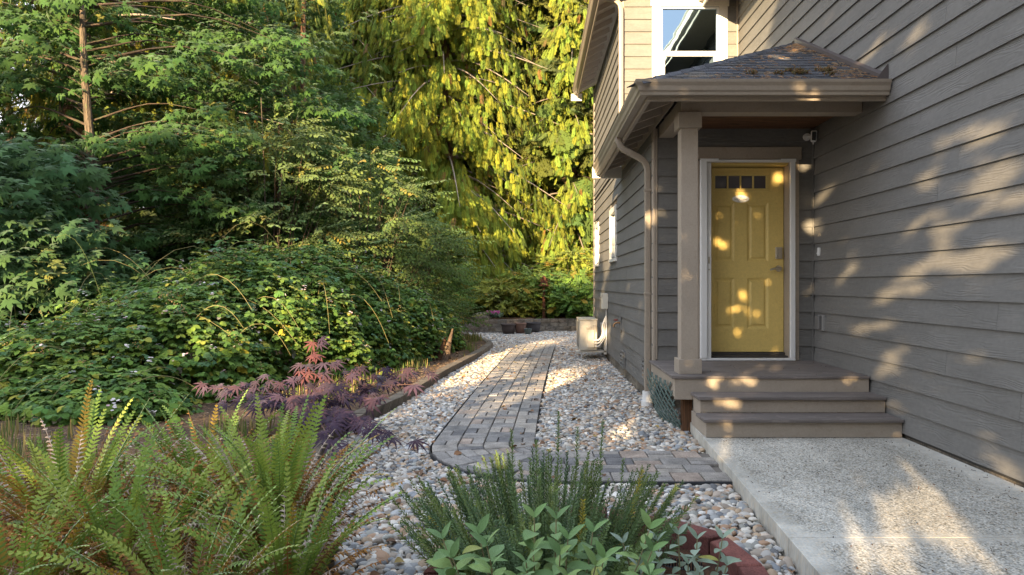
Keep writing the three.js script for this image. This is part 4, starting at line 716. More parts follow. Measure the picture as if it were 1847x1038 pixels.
// blade with a midrib: widths at even steps, folded up by fold, drooping by curl
function blade(len, widths, fold = 0.25, curl = 0.15) {
  const n = widths.length, pos = [], idx = [];
  for (let i = 0; i <= n; i++) { const t = i / n, w = i === 0 || i === n ? 0.001 : widths[i - 1 + (i > n - 1 ? 0 : 0)], y = len * t, z = -curl * len * t * t; pos.push(-w, y, z + fold * w, 0, y, z, w, y, z + fold * w); if (i < n) { const a = i * 3, b = a + 3; idx.push(a, a + 1, b, a + 1, b + 1, b, a + 1, a + 2, b + 1, a + 2, b + 2, b + 1); } }
  return geoFrom(pos, idx);
}
const ovalLeaf = (len, w) => blade(len, [0.55, 0.95, 1, 0.8, 0.45].map(k => k * w), 0.3, 0.18);
function lobedLeaf(lobes, len, notch, spread, width) {   // palmate leaf: lobes as pointed fingers round the stalk
  const pos = [0, 0, 0], idx = []; const L = lobes.length;
  for (let i = 0; i < L; i++) {
    const a = lerp(-spread, spread, i / (L - 1)), r = lobes[i] * len, s = [Math.sin(a), Math.cos(a)], n = [Math.cos(a), -Math.sin(a)], b = pos.length / 3, m = r * 0.5;
    pos.push(s[0] * r * notch - n[0] * width * r * 0.8, s[1] * r * notch - n[1] * width * r * 0.8, 0.02 * len, s[0] * m - n[0] * width * r, s[1] * m - n[1] * width * r, 0.01 * len, s[0] * r, s[1] * r, -0.14 * r, s[0] * m + n[0] * width * r, s[1] * m + n[1] * width * r, 0.01 * len, s[0] * r * notch + n[0] * width * r * 0.8, s[1] * r * notch + n[1] * width * r * 0.8, 0.02 * len);
    idx.push(0, b + 1, b, b, b + 1, b + 4, b + 1, b + 3, b + 4, b + 1, b + 2, b + 3, 0, b, b + 4);
  }
  return geoFrom(pos, idx);
}
const mapleLeaf = (len) => lobedLeaf([0.55, 0.85, 1, 0.85, 0.55], len, 0.28, 1.95, 0.2);
const on = (g, p, y, z, s = 1, roll = 0) => g.clone().applyMatrix4(placed(p, basis(y, z, roll), s));
function twig(leaf, n, len, r, stemR = 0.004, tilt = 0.5) {   // a flat spray of leaves along +y
  const gs = [tube([[0, 0, 0], [0.02 * len, len * 0.5, 0.02 * len], [0, len, -0.06 * len]], stemR, stemR * 0.4, 3, 3).toNonIndexed()];
  for (let i = 0; i < n; i++) { const t = (i + 1) / n, s = i % 2 ? 1 : -1, a = i === n - 1 ? 0 : s * (0.75 + 0.4 * r()); gs.push(on(leaf, V(0, len * t, -0.05 * len * t), V(Math.sin(a), Math.cos(a), -0.25 + 0.3 * (r() - 0.5)), V((r() - 0.5) * tilt, (r() - 0.5) * tilt, 1), 0.75 + 0.45 * r()).toNonIndexed()); }
  return merge(gs);
}
function cedarSpray(r, pairs = 9, flop = 0.3) {   // drooping flat frond of scale leaves, one metre long
  const pos = [], idx = [], q = (ax, ay, az, dx, dy, dz, l, w) => { const n = Math.hypot(dx, dy) || 1, px = -dy / n * w, py = dx / n * w, b = pos.length / 3; pos.push(ax, ay, az, ax + dx * l * 0.45 + px, ay + dy * l * 0.45 + py, az + dz * l * 0.4, ax + dx * l, ay + dy * l, az + dz * l, ax + dx * l * 0.45 - px, ay + dy * l * 0.45 - py, az + dz * l * 0.4); idx.push(b, b + 1, b + 2, b, b + 2, b + 3); };
  q(0, 0, 0, 0, 1, -0.05, 1, 0.014);
  for (let i = 0; i < pairs; i++) for (const s of [-1, 1]) {
    const t = 0.06 + 0.86 * (i + (s > 0 ? 0.5 : 0)) / pairs, l = (0.42 * Math.sin(Math.PI * Math.min(1, 0.25 + t * 0.8)) + 0.06) * (0.75 + 0.5 * r()), a = s * (0.75 + 0.25 * r()), dx = Math.sin(a), dy = Math.cos(a), z = -0.05 * t, dz = -flop * (0.3 + r() * 0.7);
    q(0, t, z, dx, dy, dz, l, 0.028);
    for (let k = 1; k <= 3; k++) for (const u of [-1, 1]) { const f = 0.22 * k, a2 = a + u * 0.65; q(dx * l * f, t + dy * l * f, z + dz * l * f, Math.sin(a2), Math.cos(a2), dz * 1.2, l * (0.52 - 0.1 * k) * (0.8 + 0.4 * r()), 0.024); }
  }
  return geoFrom(pos, idx);
}
const gR = RNG(900);
const G = {
  maple: [0, 1, 2, 3].map(() => { const gs = []; for (let i = 0; i < 6; i++) { const a = lerp(-2.0, 2.0, (i + gR() * 0.8) / 5.5), q = 0.03 + 0.13 * gR(), p = V(Math.sin(a) * q, 0.02 + Math.cos(a) * q + 0.05, (gR() - 0.5) * 0.09); gs.push(tube([[0, -0.05, 0], p.clone().multiplyScalar(0.5), p], 0.0022, 0.0012, 3, 3).toNonIndexed(), on(mapleLeaf(0.10), p, V(Math.sin(a * 0.8), Math.cos(a * 0.8), -0.35 - 0.4 * gR()), V((gR() - 0.5) * 0.9, (gR() - 0.5) * 0.7, 1), 0.7 + 0.5 * gR()).toNonIndexed()); } return merge(gs); }),
  oval: [0, 1].map(() => twig(ovalLeaf(0.075, 0.019), 11, 0.42, gR, 0.003, 0.9)),
  hedge: [0, 1].map(() => twig(ovalLeaf(0.062, 0.021), 12, 0.30, gR, 0.003, 1.1)),
  cedar: [cedarSpray(gR), cedarSpray(gR, 8, 0.5)],
  bramble: [3, 3, 5].map((n) => { const gs = [tube([[0, 0, 0], [0, 0.03, 0.004], [0, 0.06, 0]], 0.0018, 0.0012, 2, 3).toNonIndexed()]; for (let i = 0; i < n; i++) { const a = lerp(-1.25, 1.25, i / (n - 1)), L = i === (n - 1) / 2 ? 0.078 : 0.062; gs.push(on(blade(L, [0.017, 0.026, 0.0245, 0.0255, 0.016, 0.011].map(w => w * L / 0.07), 0.22, 0.2), V(Math.sin(a) * 0.008, 0.055, 0), V(Math.sin(a), Math.cos(a), -0.12), V(0, 0, 1)).toNonIndexed()); } return merge(gs); }),
};
const BARK = mat(lin(0.20, 0.155, 0.12), 0.95, { map: rep(barkMap, 0.7, 1.1), bumpMap: rep(barkBump, 0.5, 0.8), bumpScale: 0.03 });
const BARKRED = mat(lin(0.36, 0.215, 0.14), 0.95, { map: rep(barkMap, 0.6, 1.6), bumpMap: rep(barkBump, 0.5, 1.2), bumpScale: 0.035 });
const BARKGREY = mat(lin(0.30, 0.26, 0.21), 0.95, { map: rep(barkMap, 0.5, 0.7), bumpMap: rep(barkBump, 0.4, 0.6), bumpScale: 0.015 });
const BARKMOSS = mat(lin(0.28, 0.245, 0.19), 0.95, { map: rep(barkMap, 0.5, 0.7), bumpMap: rep(barkBump, 0.4, 0.6), bumpScale: 0.02 });
const PALE = mat(lin(0.27, 0.22, 0.175), 0.9);
const vary = (c, r, a = 0.3, y = 0.2) => { const k = 1 - a / 2 + a * r(), w = 1 + y * (r() - 0.45); return lin(c[0] * k * w, c[1] * k, c[2] * k / w); };
const arc = (a, m, b, n = 10) => { const o = []; for (let i = 0; i <= n; i++) { const t = i / n; o.push(a.clone().multiplyScalar((1 - t) * (1 - t)).addScaledVector(m, 2 * t * (1 - t)).addScaledVector(b, t * t)); } return o; };
function split(list, geos, m, parent, name) { geos.forEach((g, i) => { const l = list.filter((_, k) => k % geos.length === i); if (l.length) copies(name, g, m, l, parent); }); }

// conifer with drooping limbs hung with sprays
function conifer(o) {
  const r = RNG(o.seed), y0 = terrain(o.x, -o.Z) - 0.1, t = thing(o.name, o.label, 'tree', [o.x, y0, -o.Z], o.group), lean = o.lean || [0, 0];
  const axis = (y) => V(o.x + lean[0] * (y / o.h) + 0.06 * Math.sin(y * 0.7 + o.seed), y, -o.Z + lean[1] * (y / o.h) + 0.06 * Math.sin(y * 0.5 + o.seed * 2));
  const pts = []; for (let i = 0; i <= 8; i++) pts.push(axis(y0 + (o.h - y0) * i / 8));
  part('trunk', tube(pts, u => o.r * (1 - 0.85 * u) * (1 + 0.5 * Math.exp(-u * 30)), 0, 24, 12), o.bark || BARKRED, t);
  const limbs = [], list = [];
  for (let i = 0; i < o.limbs; i++) {
    const f = i / o.limbs, y = lerp(o.low, o.top, Math.pow(f, 0.9)) + (r() - 0.5) * 0.4, az = i * 2.39996 + r() * 0.7, taper = 1 - clamp((y - o.low) / (o.h - o.low));
    let L = o.L * (0.35 + 0.65 * taper) * (0.6 + 0.55 * r()); const dir = V(Math.cos(az), 0, Math.sin(az)), b = axis(y), up = o.up ?? 0.1, dr = o.droop * (0.7 + 0.6 * r());
    const P = (s) => b.clone().addScaledVector(dir, L * s).add(V(0, L * (up * s - dr * s * s + dr * 0.35 * s * s * s), 0));
    limbs.push(tube([P(0), P(0.3), P(0.65), P(1)], 0.022 + L * 0.006, 0.005, 7, 4));
    const n = r() < (o.bare || 0) ? 2 : Math.round(o.sprays * L * (0.6 + 0.8 * r()));
    for (let k = 0; k < n; k++) {
      const s = Math.pow((k + r()) / n, 0.75) * 0.9 + 0.1, p = P(s), q = P(Math.min(1, s + 0.05)).sub(P(s)).normalize(), side = V(-dir.z, 0, dir.x), sd = (r() < 0.5 ? -1 : 1) * (0.25 + 0.9 * r());
      const d = q.clone().multiplyScalar(0.6).addScaledVector(side, sd * 0.6).add(V(0, -o.hang * (0.35 + 1.1 * r()), 0)).normalize();
      p.addScaledVector(side, sd * 0.18 * L * s * (1.1 - 0.6 * s)).add(V((r() - 0.5) * 0.3, (r() - 0.7) * 0.25 - (o.curtain || 0) * Math.pow(r(), 1.5), (r() - 0.5) * 0.3));
      const sc = o.size * (0.5 + 0.9 * r()); const up2 = V(dir.x * 0.5 + (r() - 0.5) * 0.9, 0.8, dir.z * 0.5 + (r() - 0.5) * 0.9);
      list.push([placed(p, basis(d, up2), V(sc * (o.narrow || 0.95), sc, sc)), vary(r() < (o.old || 0.02) ? [.20, .12, .04] : o.color, r, 0.7, 0.5)]);
    }
  }
  if (limbs.length) part('limbs', merge(limbs), o.limbMat || BARK, t);
  split(list, o.geo || G.cedar, NEEDLE, t, 'crown');
  return t;
}
// broadleaf tree or shrub: stems, and twigs in clumps through the crown's volume
function broadleaf(o) {
  const r = RNG(o.seed), y0 = terrain(o.x, -o.Z) - 0.05, t = thing(o.name, o.label, o.category || 'tree', [o.x, y0, -o.Z], o.group), list = [], stems = [];
  const stemTop = V(o.x + (o.lean || 0), o.cy + o.ry * 0.8, -o.Z);
  if (o.r) part('trunk', tube([[o.x, y0, -o.Z], [o.x + 0.05, lerp(y0, stemTop.y, 0.35), -o.Z + 0.04], [o.x + (o.lean || 0) * 0.6 - 0.05, lerp(y0, stemTop.y, 0.7), -o.Z], stemTop], u => o.r * (1 - 0.75 * u) * (1 + 0.35 * Math.exp(-u * 22)), 0, 22, 10), o.bark || BARKGREY, t);
  for (let i = 0; i < o.clumps; i++) {
    let v; do { v = V(r() * 2 - 1, r() * 2 - 1, r() * 2 - 1); } while (v.lengthSq() > 1);
    v.multiplyScalar(1 / Math.max(0.3, Math.pow(v.length(), o.shell ?? 0.45)));   // more clumps near the outside
    if (v.length() > 1) v.normalize();
    const c = V(o.x + (o.ox || 0) + v.x * o.rx, o.cy + v.y * o.ry, -o.Z + (o.oz || 0) + v.z * o.rz); if (c.y < y0 + 0.12) c.y = y0 + 0.12 + 0.3 * r();
    const root = o.r ? V(o.x + (o.lean || 0) * clamp((c.y - y0) / (stemTop.y - y0)), Math.max(y0 + 0.3, Math.min(c.y - 0.25, stemTop.y - 0.2)), -o.Z) : V(o.x + v.x * 0.25 * o.rx, y0, -o.Z + v.z * 0.25 * o.rz);
    if (i % (o.stemEvery || 1) === 0) stems.push(tube([root, root.clone().lerp(c, 0.55).add(V(0, 0.12 * root.distanceTo(c), 0)), c], 0.008 + 0.006 * root.distanceTo(c), 0.003, 6, 4));
    const out = c.clone().sub(root).setY(0).normalize();
    for (let k = 0; k < o.twigs; k++) {
      const a = r() * 6.2832, q = Math.sqrt(r()) * o.cs, p = c.clone().add(V(Math.cos(a) * q, (r() - 0.5) * o.cs * o.flat - 0.12 * q, Math.sin(a) * q)), d = V(Math.cos(a), 0, Math.sin(a)).multiplyScalar(0.8).addScaledVector(out, 0.7).add(V((r() - 0.5) * 0.6, (r() - 0.45) * (o.wild || 0.6) - 0.15, (r() - 0.5) * 0.6)).normalize();
      const up = V((r() - 0.5) * 0.9, 0.85, (r() - 0.5) * 0.9 + (o.face || 0.35));
      list.push([placed(p, basis(d, up), (o.size || 1) * (0.7 + 0.6 * r())), vary(r() < (o.odd || 0.03) ? (o.oddColor || [.22, .19, .03]) : o.color, r, 0.45, 0.25)]);
    }
  }
  if (stems.length) part(o.r ? 'limbs' : 'stems', merge(stems), BARK, t);
  split(list, o.geo, LEAF, t, 'crown');
  return t;
}

// ------------------------------------------------------------------ the wood behind the house
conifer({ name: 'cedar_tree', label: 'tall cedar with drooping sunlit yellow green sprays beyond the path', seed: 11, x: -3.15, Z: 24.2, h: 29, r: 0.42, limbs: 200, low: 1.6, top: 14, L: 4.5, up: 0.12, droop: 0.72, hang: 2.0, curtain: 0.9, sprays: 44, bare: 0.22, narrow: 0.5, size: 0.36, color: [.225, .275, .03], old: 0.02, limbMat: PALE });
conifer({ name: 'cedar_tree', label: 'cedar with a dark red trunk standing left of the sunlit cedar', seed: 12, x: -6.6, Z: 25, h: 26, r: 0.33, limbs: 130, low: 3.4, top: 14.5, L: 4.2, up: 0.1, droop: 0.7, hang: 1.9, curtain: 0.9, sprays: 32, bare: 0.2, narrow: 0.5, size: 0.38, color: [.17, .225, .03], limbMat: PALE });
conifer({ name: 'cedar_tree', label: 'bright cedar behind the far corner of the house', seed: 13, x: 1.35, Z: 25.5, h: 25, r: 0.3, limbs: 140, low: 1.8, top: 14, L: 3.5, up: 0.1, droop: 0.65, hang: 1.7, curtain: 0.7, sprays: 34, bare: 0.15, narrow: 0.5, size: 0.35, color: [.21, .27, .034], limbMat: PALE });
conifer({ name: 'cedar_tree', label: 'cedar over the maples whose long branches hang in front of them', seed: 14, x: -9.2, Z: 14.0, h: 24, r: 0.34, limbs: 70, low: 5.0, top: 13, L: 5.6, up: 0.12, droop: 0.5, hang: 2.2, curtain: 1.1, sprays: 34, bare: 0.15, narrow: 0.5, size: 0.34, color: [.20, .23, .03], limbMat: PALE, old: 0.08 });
conifer({ name: 'leaning_tree', label: 'bare leaning reddish trunk between the cedars', seed: 15, x: -0.9, Z: 28, h: 16, r: 0.2, lean: [3.0, 0], limbs: 22, low: 7, top: 14, L: 2.6, droop: 0.4, hang: 0.8, sprays: 16, size: 0.5, color: [.09, .12, .02] });
conifer({ name: 'leaning_tree', label: 'slim straight dark trunk beside the leaning one', seed: 16, x: -1.3, Z: 29, h: 18, r: 0.17, lean: [0.4, 0], limbs: 26, low: 5, top: 15, L: 2.8, droop: 0.45, hang: 0.8, sprays: 16, size: 0.55, color: [.07, .105, .02], bark: BARK });
{ // the deep wood: firs in rows behind
  const r = RNG(120); let k = 0;
  for (const [Z, n, x0, x1] of [[27.5, 8, -15, 4.5], [33, 9, -22, 7]]) for (let i = 0; i < n; i++) {
    const x = lerp(x0, x1, (i + 0.5) / n) + (r() - 0.5) * 1.4, z = Z + (r() - 0.5) * 3;
    conifer({ name: 'fir_tree', label: 'dark fir deep in the wood behind the maples and cedars', group: 'firs deep in the wood', seed: 130 + k++, x, Z: z, h: 24 + 4 * r(), r: 0.2 + 0.1 * r(), limbs: 80, low: 0.4 + 1.2 * r(), top: 17, L: 3.3, up: 0, droop: 0.3, hang: 0.55, sprays: 11, size: 0.95, color: [.075 + 0.035 * r(), .12 + 0.035 * r(), .024], bark: r() < 0.5 ? BARKRED : BARK, old: 0.03 });
  }
}
// maples on the left
const mp = { geo: G.maple, color: [.052, .118, .024], size: 1.0, flat: 0.2, cs: 0.66, face: 1.1, odd: 0.012, oddColor: [.20, .21, .05] };
broadleaf({ ...mp, name: 'maple_tree', label: 'maple with a slim pale mossy trunk rising through its layered leaves', seed: 21, x: -6.85, Z: 10.8, r: 0.1, cy: 4.2, ry: 3.4, rx: 2.7, rz: 1.7, oz: -1.5, clumps: 112, twigs: 19, lean: -0.15, bark: BARKMOSS });
broadleaf({ ...mp, name: 'maple_tree', label: 'maple with broad bluish green leaves low beside the brambles', seed: 22, x: -7.75, Z: 9.6, r: 0.05, cy: 1.7, ry: 1.7, rx: 1.5, rz: 1.2, clumps: 70, twigs: 20, color: [.058, .125, .04], size: 1.15 });
broadleaf({ ...mp, name: 'maple_tree', label: 'dense maple filling the space between the two slim trunks', seed: 23, x: -6.0, Z: 13.6, r: 0.08, cy: 3.3, ry: 3.1, rx: 2.4, rz: 1.8, clumps: 88, twigs: 19, color: [.046, .112, .022] });
broadleaf({ ...mp, name: 'maple_tree', label: 'tall maple at the dark left edge of the wood', seed: 24, x: -10.2, Z: 12.2, r: 0.1, cy: 4.6, ry: 4.4, rx: 2.8, rz: 2.2, clumps: 105, twigs: 18 });
broadleaf({ ...mp, name: 'maple_tree', label: 'maple reaching high behind the leafy shrubs', seed: 25, x: -7.4, Z: 17.5, r: 0.1, cy: 5.6, ry: 4.6, rx: 3.4, rz: 2.2, clumps: 120, twigs: 18, color: [.06, .12, .021], size: 1.2 });
broadleaf({ ...mp, name: 'maple_tree', label: 'pale leaved maple farther back at the left edge', seed: 26, x: -12.8, Z: 17, r: 0.12, cy: 6.0, ry: 5, rx: 3.8, rz: 2.6, clumps: 115, twigs: 17, color: [.10, .145, .022], size: 1.25 });
// slim bare trunks among them
{
  for (const [x, Z, rr, lab, b] of [[-5.1, 15.5, 0.075, 'slim orange barked trunk between the maples', BARKRED], [-8.1, 19, 0.13, 'mossy brown trunk standing behind the maples', BARK], [-6.7, 19.5, 0.12, 'reddish trunk standing behind the leafy shrubs', BARKRED]]) {
    const y0 = terrain(x, -Z) - 0.1, t = thing('slim_tree', lab, 'tree', [x, y0, -Z]);
    part('trunk', tube([[x, y0, -Z], [x + 0.06, 3, -Z], [x - 0.04, 6, -Z + 0.05], [x + 0.08, 11, -Z]], rr, rr * 0.55, 20, 9), b, t);
    const r = RNG(x * -100), list = []; for (let i = 0; i < 160; i++) { const a = r() * 6.28, y = 6 + r() * 5, d = r() * 1.6; list.push([placed(V(x + Math.cos(a) * d, y, -Z + Math.sin(a) * d), basis(V(Math.cos(a), -0.2, Math.sin(a)), V(0, 1, 0.3)), 1.2), vary([.06, .11, .025], r)]); }
    split(list, G.maple, LEAF, t, 'crown');
  }
}
// leafy shrubs between the brambles and the cedars
const sh = { geo: G.oval, category: 'shrub', color: [.12, .18, .05], size: 1.0, flat: 0.55, cs: 0.42, wild: 1.1, odd: 0.05, oddColor: [.24, .21, .04], shell: 0.35 };
broadleaf({ ...sh, name: 'leafy_shrub', label: 'tall pale green shrub with a bare whip rising above the brambles', seed: 31, x: -4.7, Z: 12.4, cy: 2.3, ry: 2.1, rx: 1.25, rz: 1.1, clumps: 85, twigs: 14 });
broadleaf({ ...sh, name: 'leafy_shrub', label: 'wide grey green shrub arching towards the sunlit cedar', seed: 32, x: -3.3, Z: 13.2, cy: 1.9, ry: 1.8, rx: 1.6, rz: 1.2, clumps: 95, twigs: 14, color: [.105, .165, .042] });
broadleaf({ ...sh, name: 'leafy_shrub', label: 'smaller shrub in front of the cedar trunk', seed: 33, x: -2.5, Z: 15.0, cy: 1.4, ry: 1.3, rx: 1.1, rz: 1.0, clumps: 55, twigs: 14, color: [.10, .16, .036] });
broadleaf({ ...sh, name: 'leafy_shrub', label: 'upright shrub with yellowing leaf tips beside the whip', seed: 34, x: -5.6, Z: 12.6, cy: 2.0, ry: 1.9, rx: 1.0, rz: 1.0, clumps: 60, twigs: 14, color: [.115, .175, .04] });
broadleaf({ ...sh, name: 'leafy_shrub', label: 'shrub high on the bank below the dark red trunk', seed: 35, x: -4.9, Z: 17.5, cy: 2.6, ry: 2.4, rx: 1.8, rz: 1.2, clumps: 80, twigs: 13, color: [.08, .14, .03] });
{ const x = -4.65, Z = 11.9, o = thing('bare_whip', 'thin bare grey stem standing above the pale shrub', 'stem', [x, 0.4, -Z]); part('stem', tube([[x, 0.3, -Z], [x + 0.05, 2.4, -Z], [x - 0.02, 4.4, -Z]], 0.02, 0.007, 12, 5), BARKGREY, o); }
// hedge behind the low wall
[['broad dark green shrub behind the low wall beside the house', 1.45, 20.3, 1.05, 1.05, [0.135, 0.243, 0.041]], ['green shrub right of the birdhouse behind the low wall', 0.75, 20.5, 0.95, 0.85, [0.162, 0.277, 0.045]], ['yellow green shrub at the birdhouse post', -0.1, 20.7, 1.1, 0.85, [0.196, 0.277, 0.045]], ['shrub with yellow leaves behind the pots', -0.8, 20.4, 0.95, 0.8, [0.257, 0.277, 0.041]], ['tall yellow tinged shrub behind the boulder', -1.7, 21.2, 1.2, 0.9, [0.209, 0.263, 0.043]], ['sunlit shrub under the bright cedar beyond the house corner', 1.3, 22.3, 1.7, 1.3, [0.243, 0.304, 0.045]], ['low shrub under the sunlit cedar', -3.0, 19.4, 1.2, 1.0, [0.135, 0.230, 0.041]]].forEach(([label, x, Z, h, w, color], i) =>
  broadleaf({ geo: G.hedge, category: 'shrub', name: 'hedge_shrub', label, seed: 41 + i, x, Z, cy: 0.35 + h * 0.55, ry: h * 0.62, rx: w, rz: 0.7, clumps: 62, twigs: 14, size: 1.1, flat: 0.7, cs: 0.33, wild: 1.2, color, odd: 0.06, oddColor: [.3, .22, .03] }));

[[-17, 21], [-14.2, 22], [-11.5, 21], [-9.0, 22.5], [-6.6, 24], [-4.0, 25.5], [-1.6, 29], [1.2, 28.5], [-14, 15.5]].forEach(([x, Z], i) => broadleaf({ geo: G.maple, category: 'shrub', name: 'understory_shrub', label: 'dark leafy undergrowth between the trunks deep in the wood', group: 'undergrowth in the wood', seed: 71 + i, x, Z, cy: 1.5, ry: 1.5, rx: 2.0, rz: 1.1, clumps: 60, twigs: 13, size: 1.5, flat: 0.6, cs: 0.6, wild: 1, face: 0.7, color: [.045, .09, .02] }));
// ------------------------------------------------------------------ brambles
const MOUNDS = [[-5.3, 6.6, 1.35, 0.7, 0.9], [-4.5, 6.9, 1.3, 0.95, 1.05], [-4.0, 7.6, 1.25, 1.3, 1.15], [-3.8, 8.7, 1.35, 1.8, 1.35], [-3.25, 9.6, 1.2, 2.0, 1.3], [-2.95, 9.2, 0.95, 1.35, 1.1], [-2.65, 10.6, 1.0, 1.65, 1.3], [-2.3, 11.8, 0.85, 1.35, 1.3], [-1.95, 13.0, 0.7, 1.1, 1.2], [-4.0, 6.2, 0.9, 0.55, 0.7], [-6.3, 7.4, 1.3, 1.0, 1.1], [-3.35, 7.6, 0.65, 0.8, 0.8], [-5.0, 9.5, 1.6, 1.7, 1.4]];
{
  const o = thing('bramble_thicket', 'bank of flowering brambles along the left of the bare soil', 'brambles', [-3.6, 0, -8.6]), r = RNG(61), list = [], canes = [], fl = [], dry = [];
  const inside = (p, skip, k) => MOUNDS.some((m, i) => i !== skip && ((p.x - m[0]) / m[2]) ** 2 + ((p.y) / m[3]) ** 2 + ((-p.z - m[1]) / m[4]) ** 2 < k);
  MOUNDS.forEach((m, mi) => {
    const area = 2 * Math.PI * Math.pow((Math.pow(m[2] * m[3], 1.6) + Math.pow(m[2] * m[4], 1.6) + Math.pow(m[3] * m[4], 1.6)) / 3, 1 / 1.6), n = Math.round(area * 640);
    for (let i = 0; i < n; i++) {
      const u = r() * 6.2832, h = r(), c = Math.sqrt(1 - h * h), d = V(Math.cos(u) * c, h, Math.sin(u) * c); if (d.z < -0.55) continue;
      const lump = 0.88 + 0.62 * (noise3(d.x * 2.6 + mi * 3, d.y * 2.6 + 4, d.z * 2.6 + 7) - 0.5) + 0.22 * (noise3(d.x * 8 + mi, d.y * 8, d.z * 8) - 0.5), k = lump * (1 - 0.38 * Math.pow(r(), 1.8)) + (r() < 0.1 ? 0.22 * r() * r() : 0);
      const p = V(m[0] + d.x * m[2] * k, d.y * m[3] * k, -m[1] + d.z * m[4] * k); if (inside(p, mi, 0.5)) continue; const g0 = terrain(p.x, p.z); if (p.y < g0 + 0.03) p.y = g0 + 0.03 + 0.12 * r(); if (p.x > bedX(-p.z) - 0.15) continue;
      const nrm = V(d.x / m[2], d.y / m[3], d.z / m[4]).normalize(), up = nrm.clone().multiplyScalar(0.7).add(V((r() - 0.5) * 0.8, 0.75, (r() - 0.5) * 0.8)), a = r() * 6.28, dir = V(Math.cos(a), -0.35 + 0.5 * (r() - 0.5), Math.sin(a)).addScaledVector(nrm, 0.5).normalize();
      const t = r(), col = t < 0.07 ? [.36, .36, .05] : t < 0.36 ? [.19, .30, .045] : t < 0.46 ? [.095, .19, .075] : t < 0.472 ? [.42, .41, .36] : [.105, .205, .036];
      list.push([placed(p, basis(dir, up), 0.5 + 0.62 * r()), vary(col, r, 0.4, 0.25)]);
      if (k > 0.82 && r() < 0.016) { const cc = V(nrm.x * 0.4, 1, nrm.z * 0.4); for (let q = 0; q < 5; q++) fl.push([placed(p.clone().addScaledVector(nrm, 0.05).add(V((r() - 0.5) * 0.06, (r() - 0.5) * 0.05 + 0.03, (r() - 0.5) * 0.06)), basis(V(r() - 0.5, 0.1, r() - 0.5), cc), 0.011 + 0.006 * r()), r() < 0.8 ? lin(0.72, 0.66, 0.64) : lin(0.62, 0.42, 0.44)]); }
      if (k > 0.82 && r() < 0.02) for (let q = 0; q < 9; q++) dry.push([placed(p.clone().addScaledVector(nrm, 0.04).add(V((r() - 0.5) * 0.1, (r() - 0.4) * 0.08, (r() - 0.5) * 0.1)), basis(V(r() - 0.5, 1, r() - 0.5), V(1, 0, 0)), 0.005 + 0.003 * r()), lin(0.28, 0.19, 0.09)]);
    }
    for (let i = 0; i < 6; i++) { const u = r() * 6.28, b = V(m[0] + (r() - 0.5) * m[2], 0, -m[1] + (r() - 0.5) * m[4]), e = V(m[0] + Math.cos(u) * m[2] * 1.1, m[3] * (0.25 + 0.5 * r()), -m[1] + Math.sin(u) * m[4] * 1.05); if (e.x > bedX(-e.z) - 0.1) continue; canes.push(tube(arc(b, b.clone().lerp(e, 0.5).setY(m[3] * (1.1 + 0.6 * r())), e), 0.005, 0.002, 16, 4)); }
  });
  part('canes', merge(canes), mat(lin(0.22, 0.19, 0.07), 0.8), o); split(list, G.bramble, LEAF, o, 'leaves');
  copies('flowers', (() => { const gs = []; for (let i = 0; i < 5; i++) { const a = i / 5 * 6.283; gs.push(on(blade(1, [0.3, 0.5, 0.45], 0.2, -0.1), V(0, 0, 0), V(Math.sin(a), Math.cos(a), 0), V(0, 0, 1)).toNonIndexed()); } return merge(gs); })(), leafMat(0.3), fl, o);
  copies('seed_heads', new THREE.IcosahedronGeometry(1, 0), mat(lin(1, 1, 1), 0.9), dry, o);
  // a few long pale shoots
  const shoots = [[-4.9, 8.2, 0.2, -5.5, 1.75], [-6.2, 7.0, 0.3, -6.9, 1.25], [-4.3, 6.9, 1.0, -4.75, 0.2]].map(([x, Z, y, x2, y2]) => tube(arc(V(x, y, -Z), V((x + x2) / 2, Math.max(y, y2) + 0.3, -Z + 0.1), V(x2, y2, -Z + 0.2)), 0.0055, 0.0025, 16, 4));
  part('young_shoots', merge(shoots), mat(lin(0.3, 0.32, 0.06), 0.7), o);
}

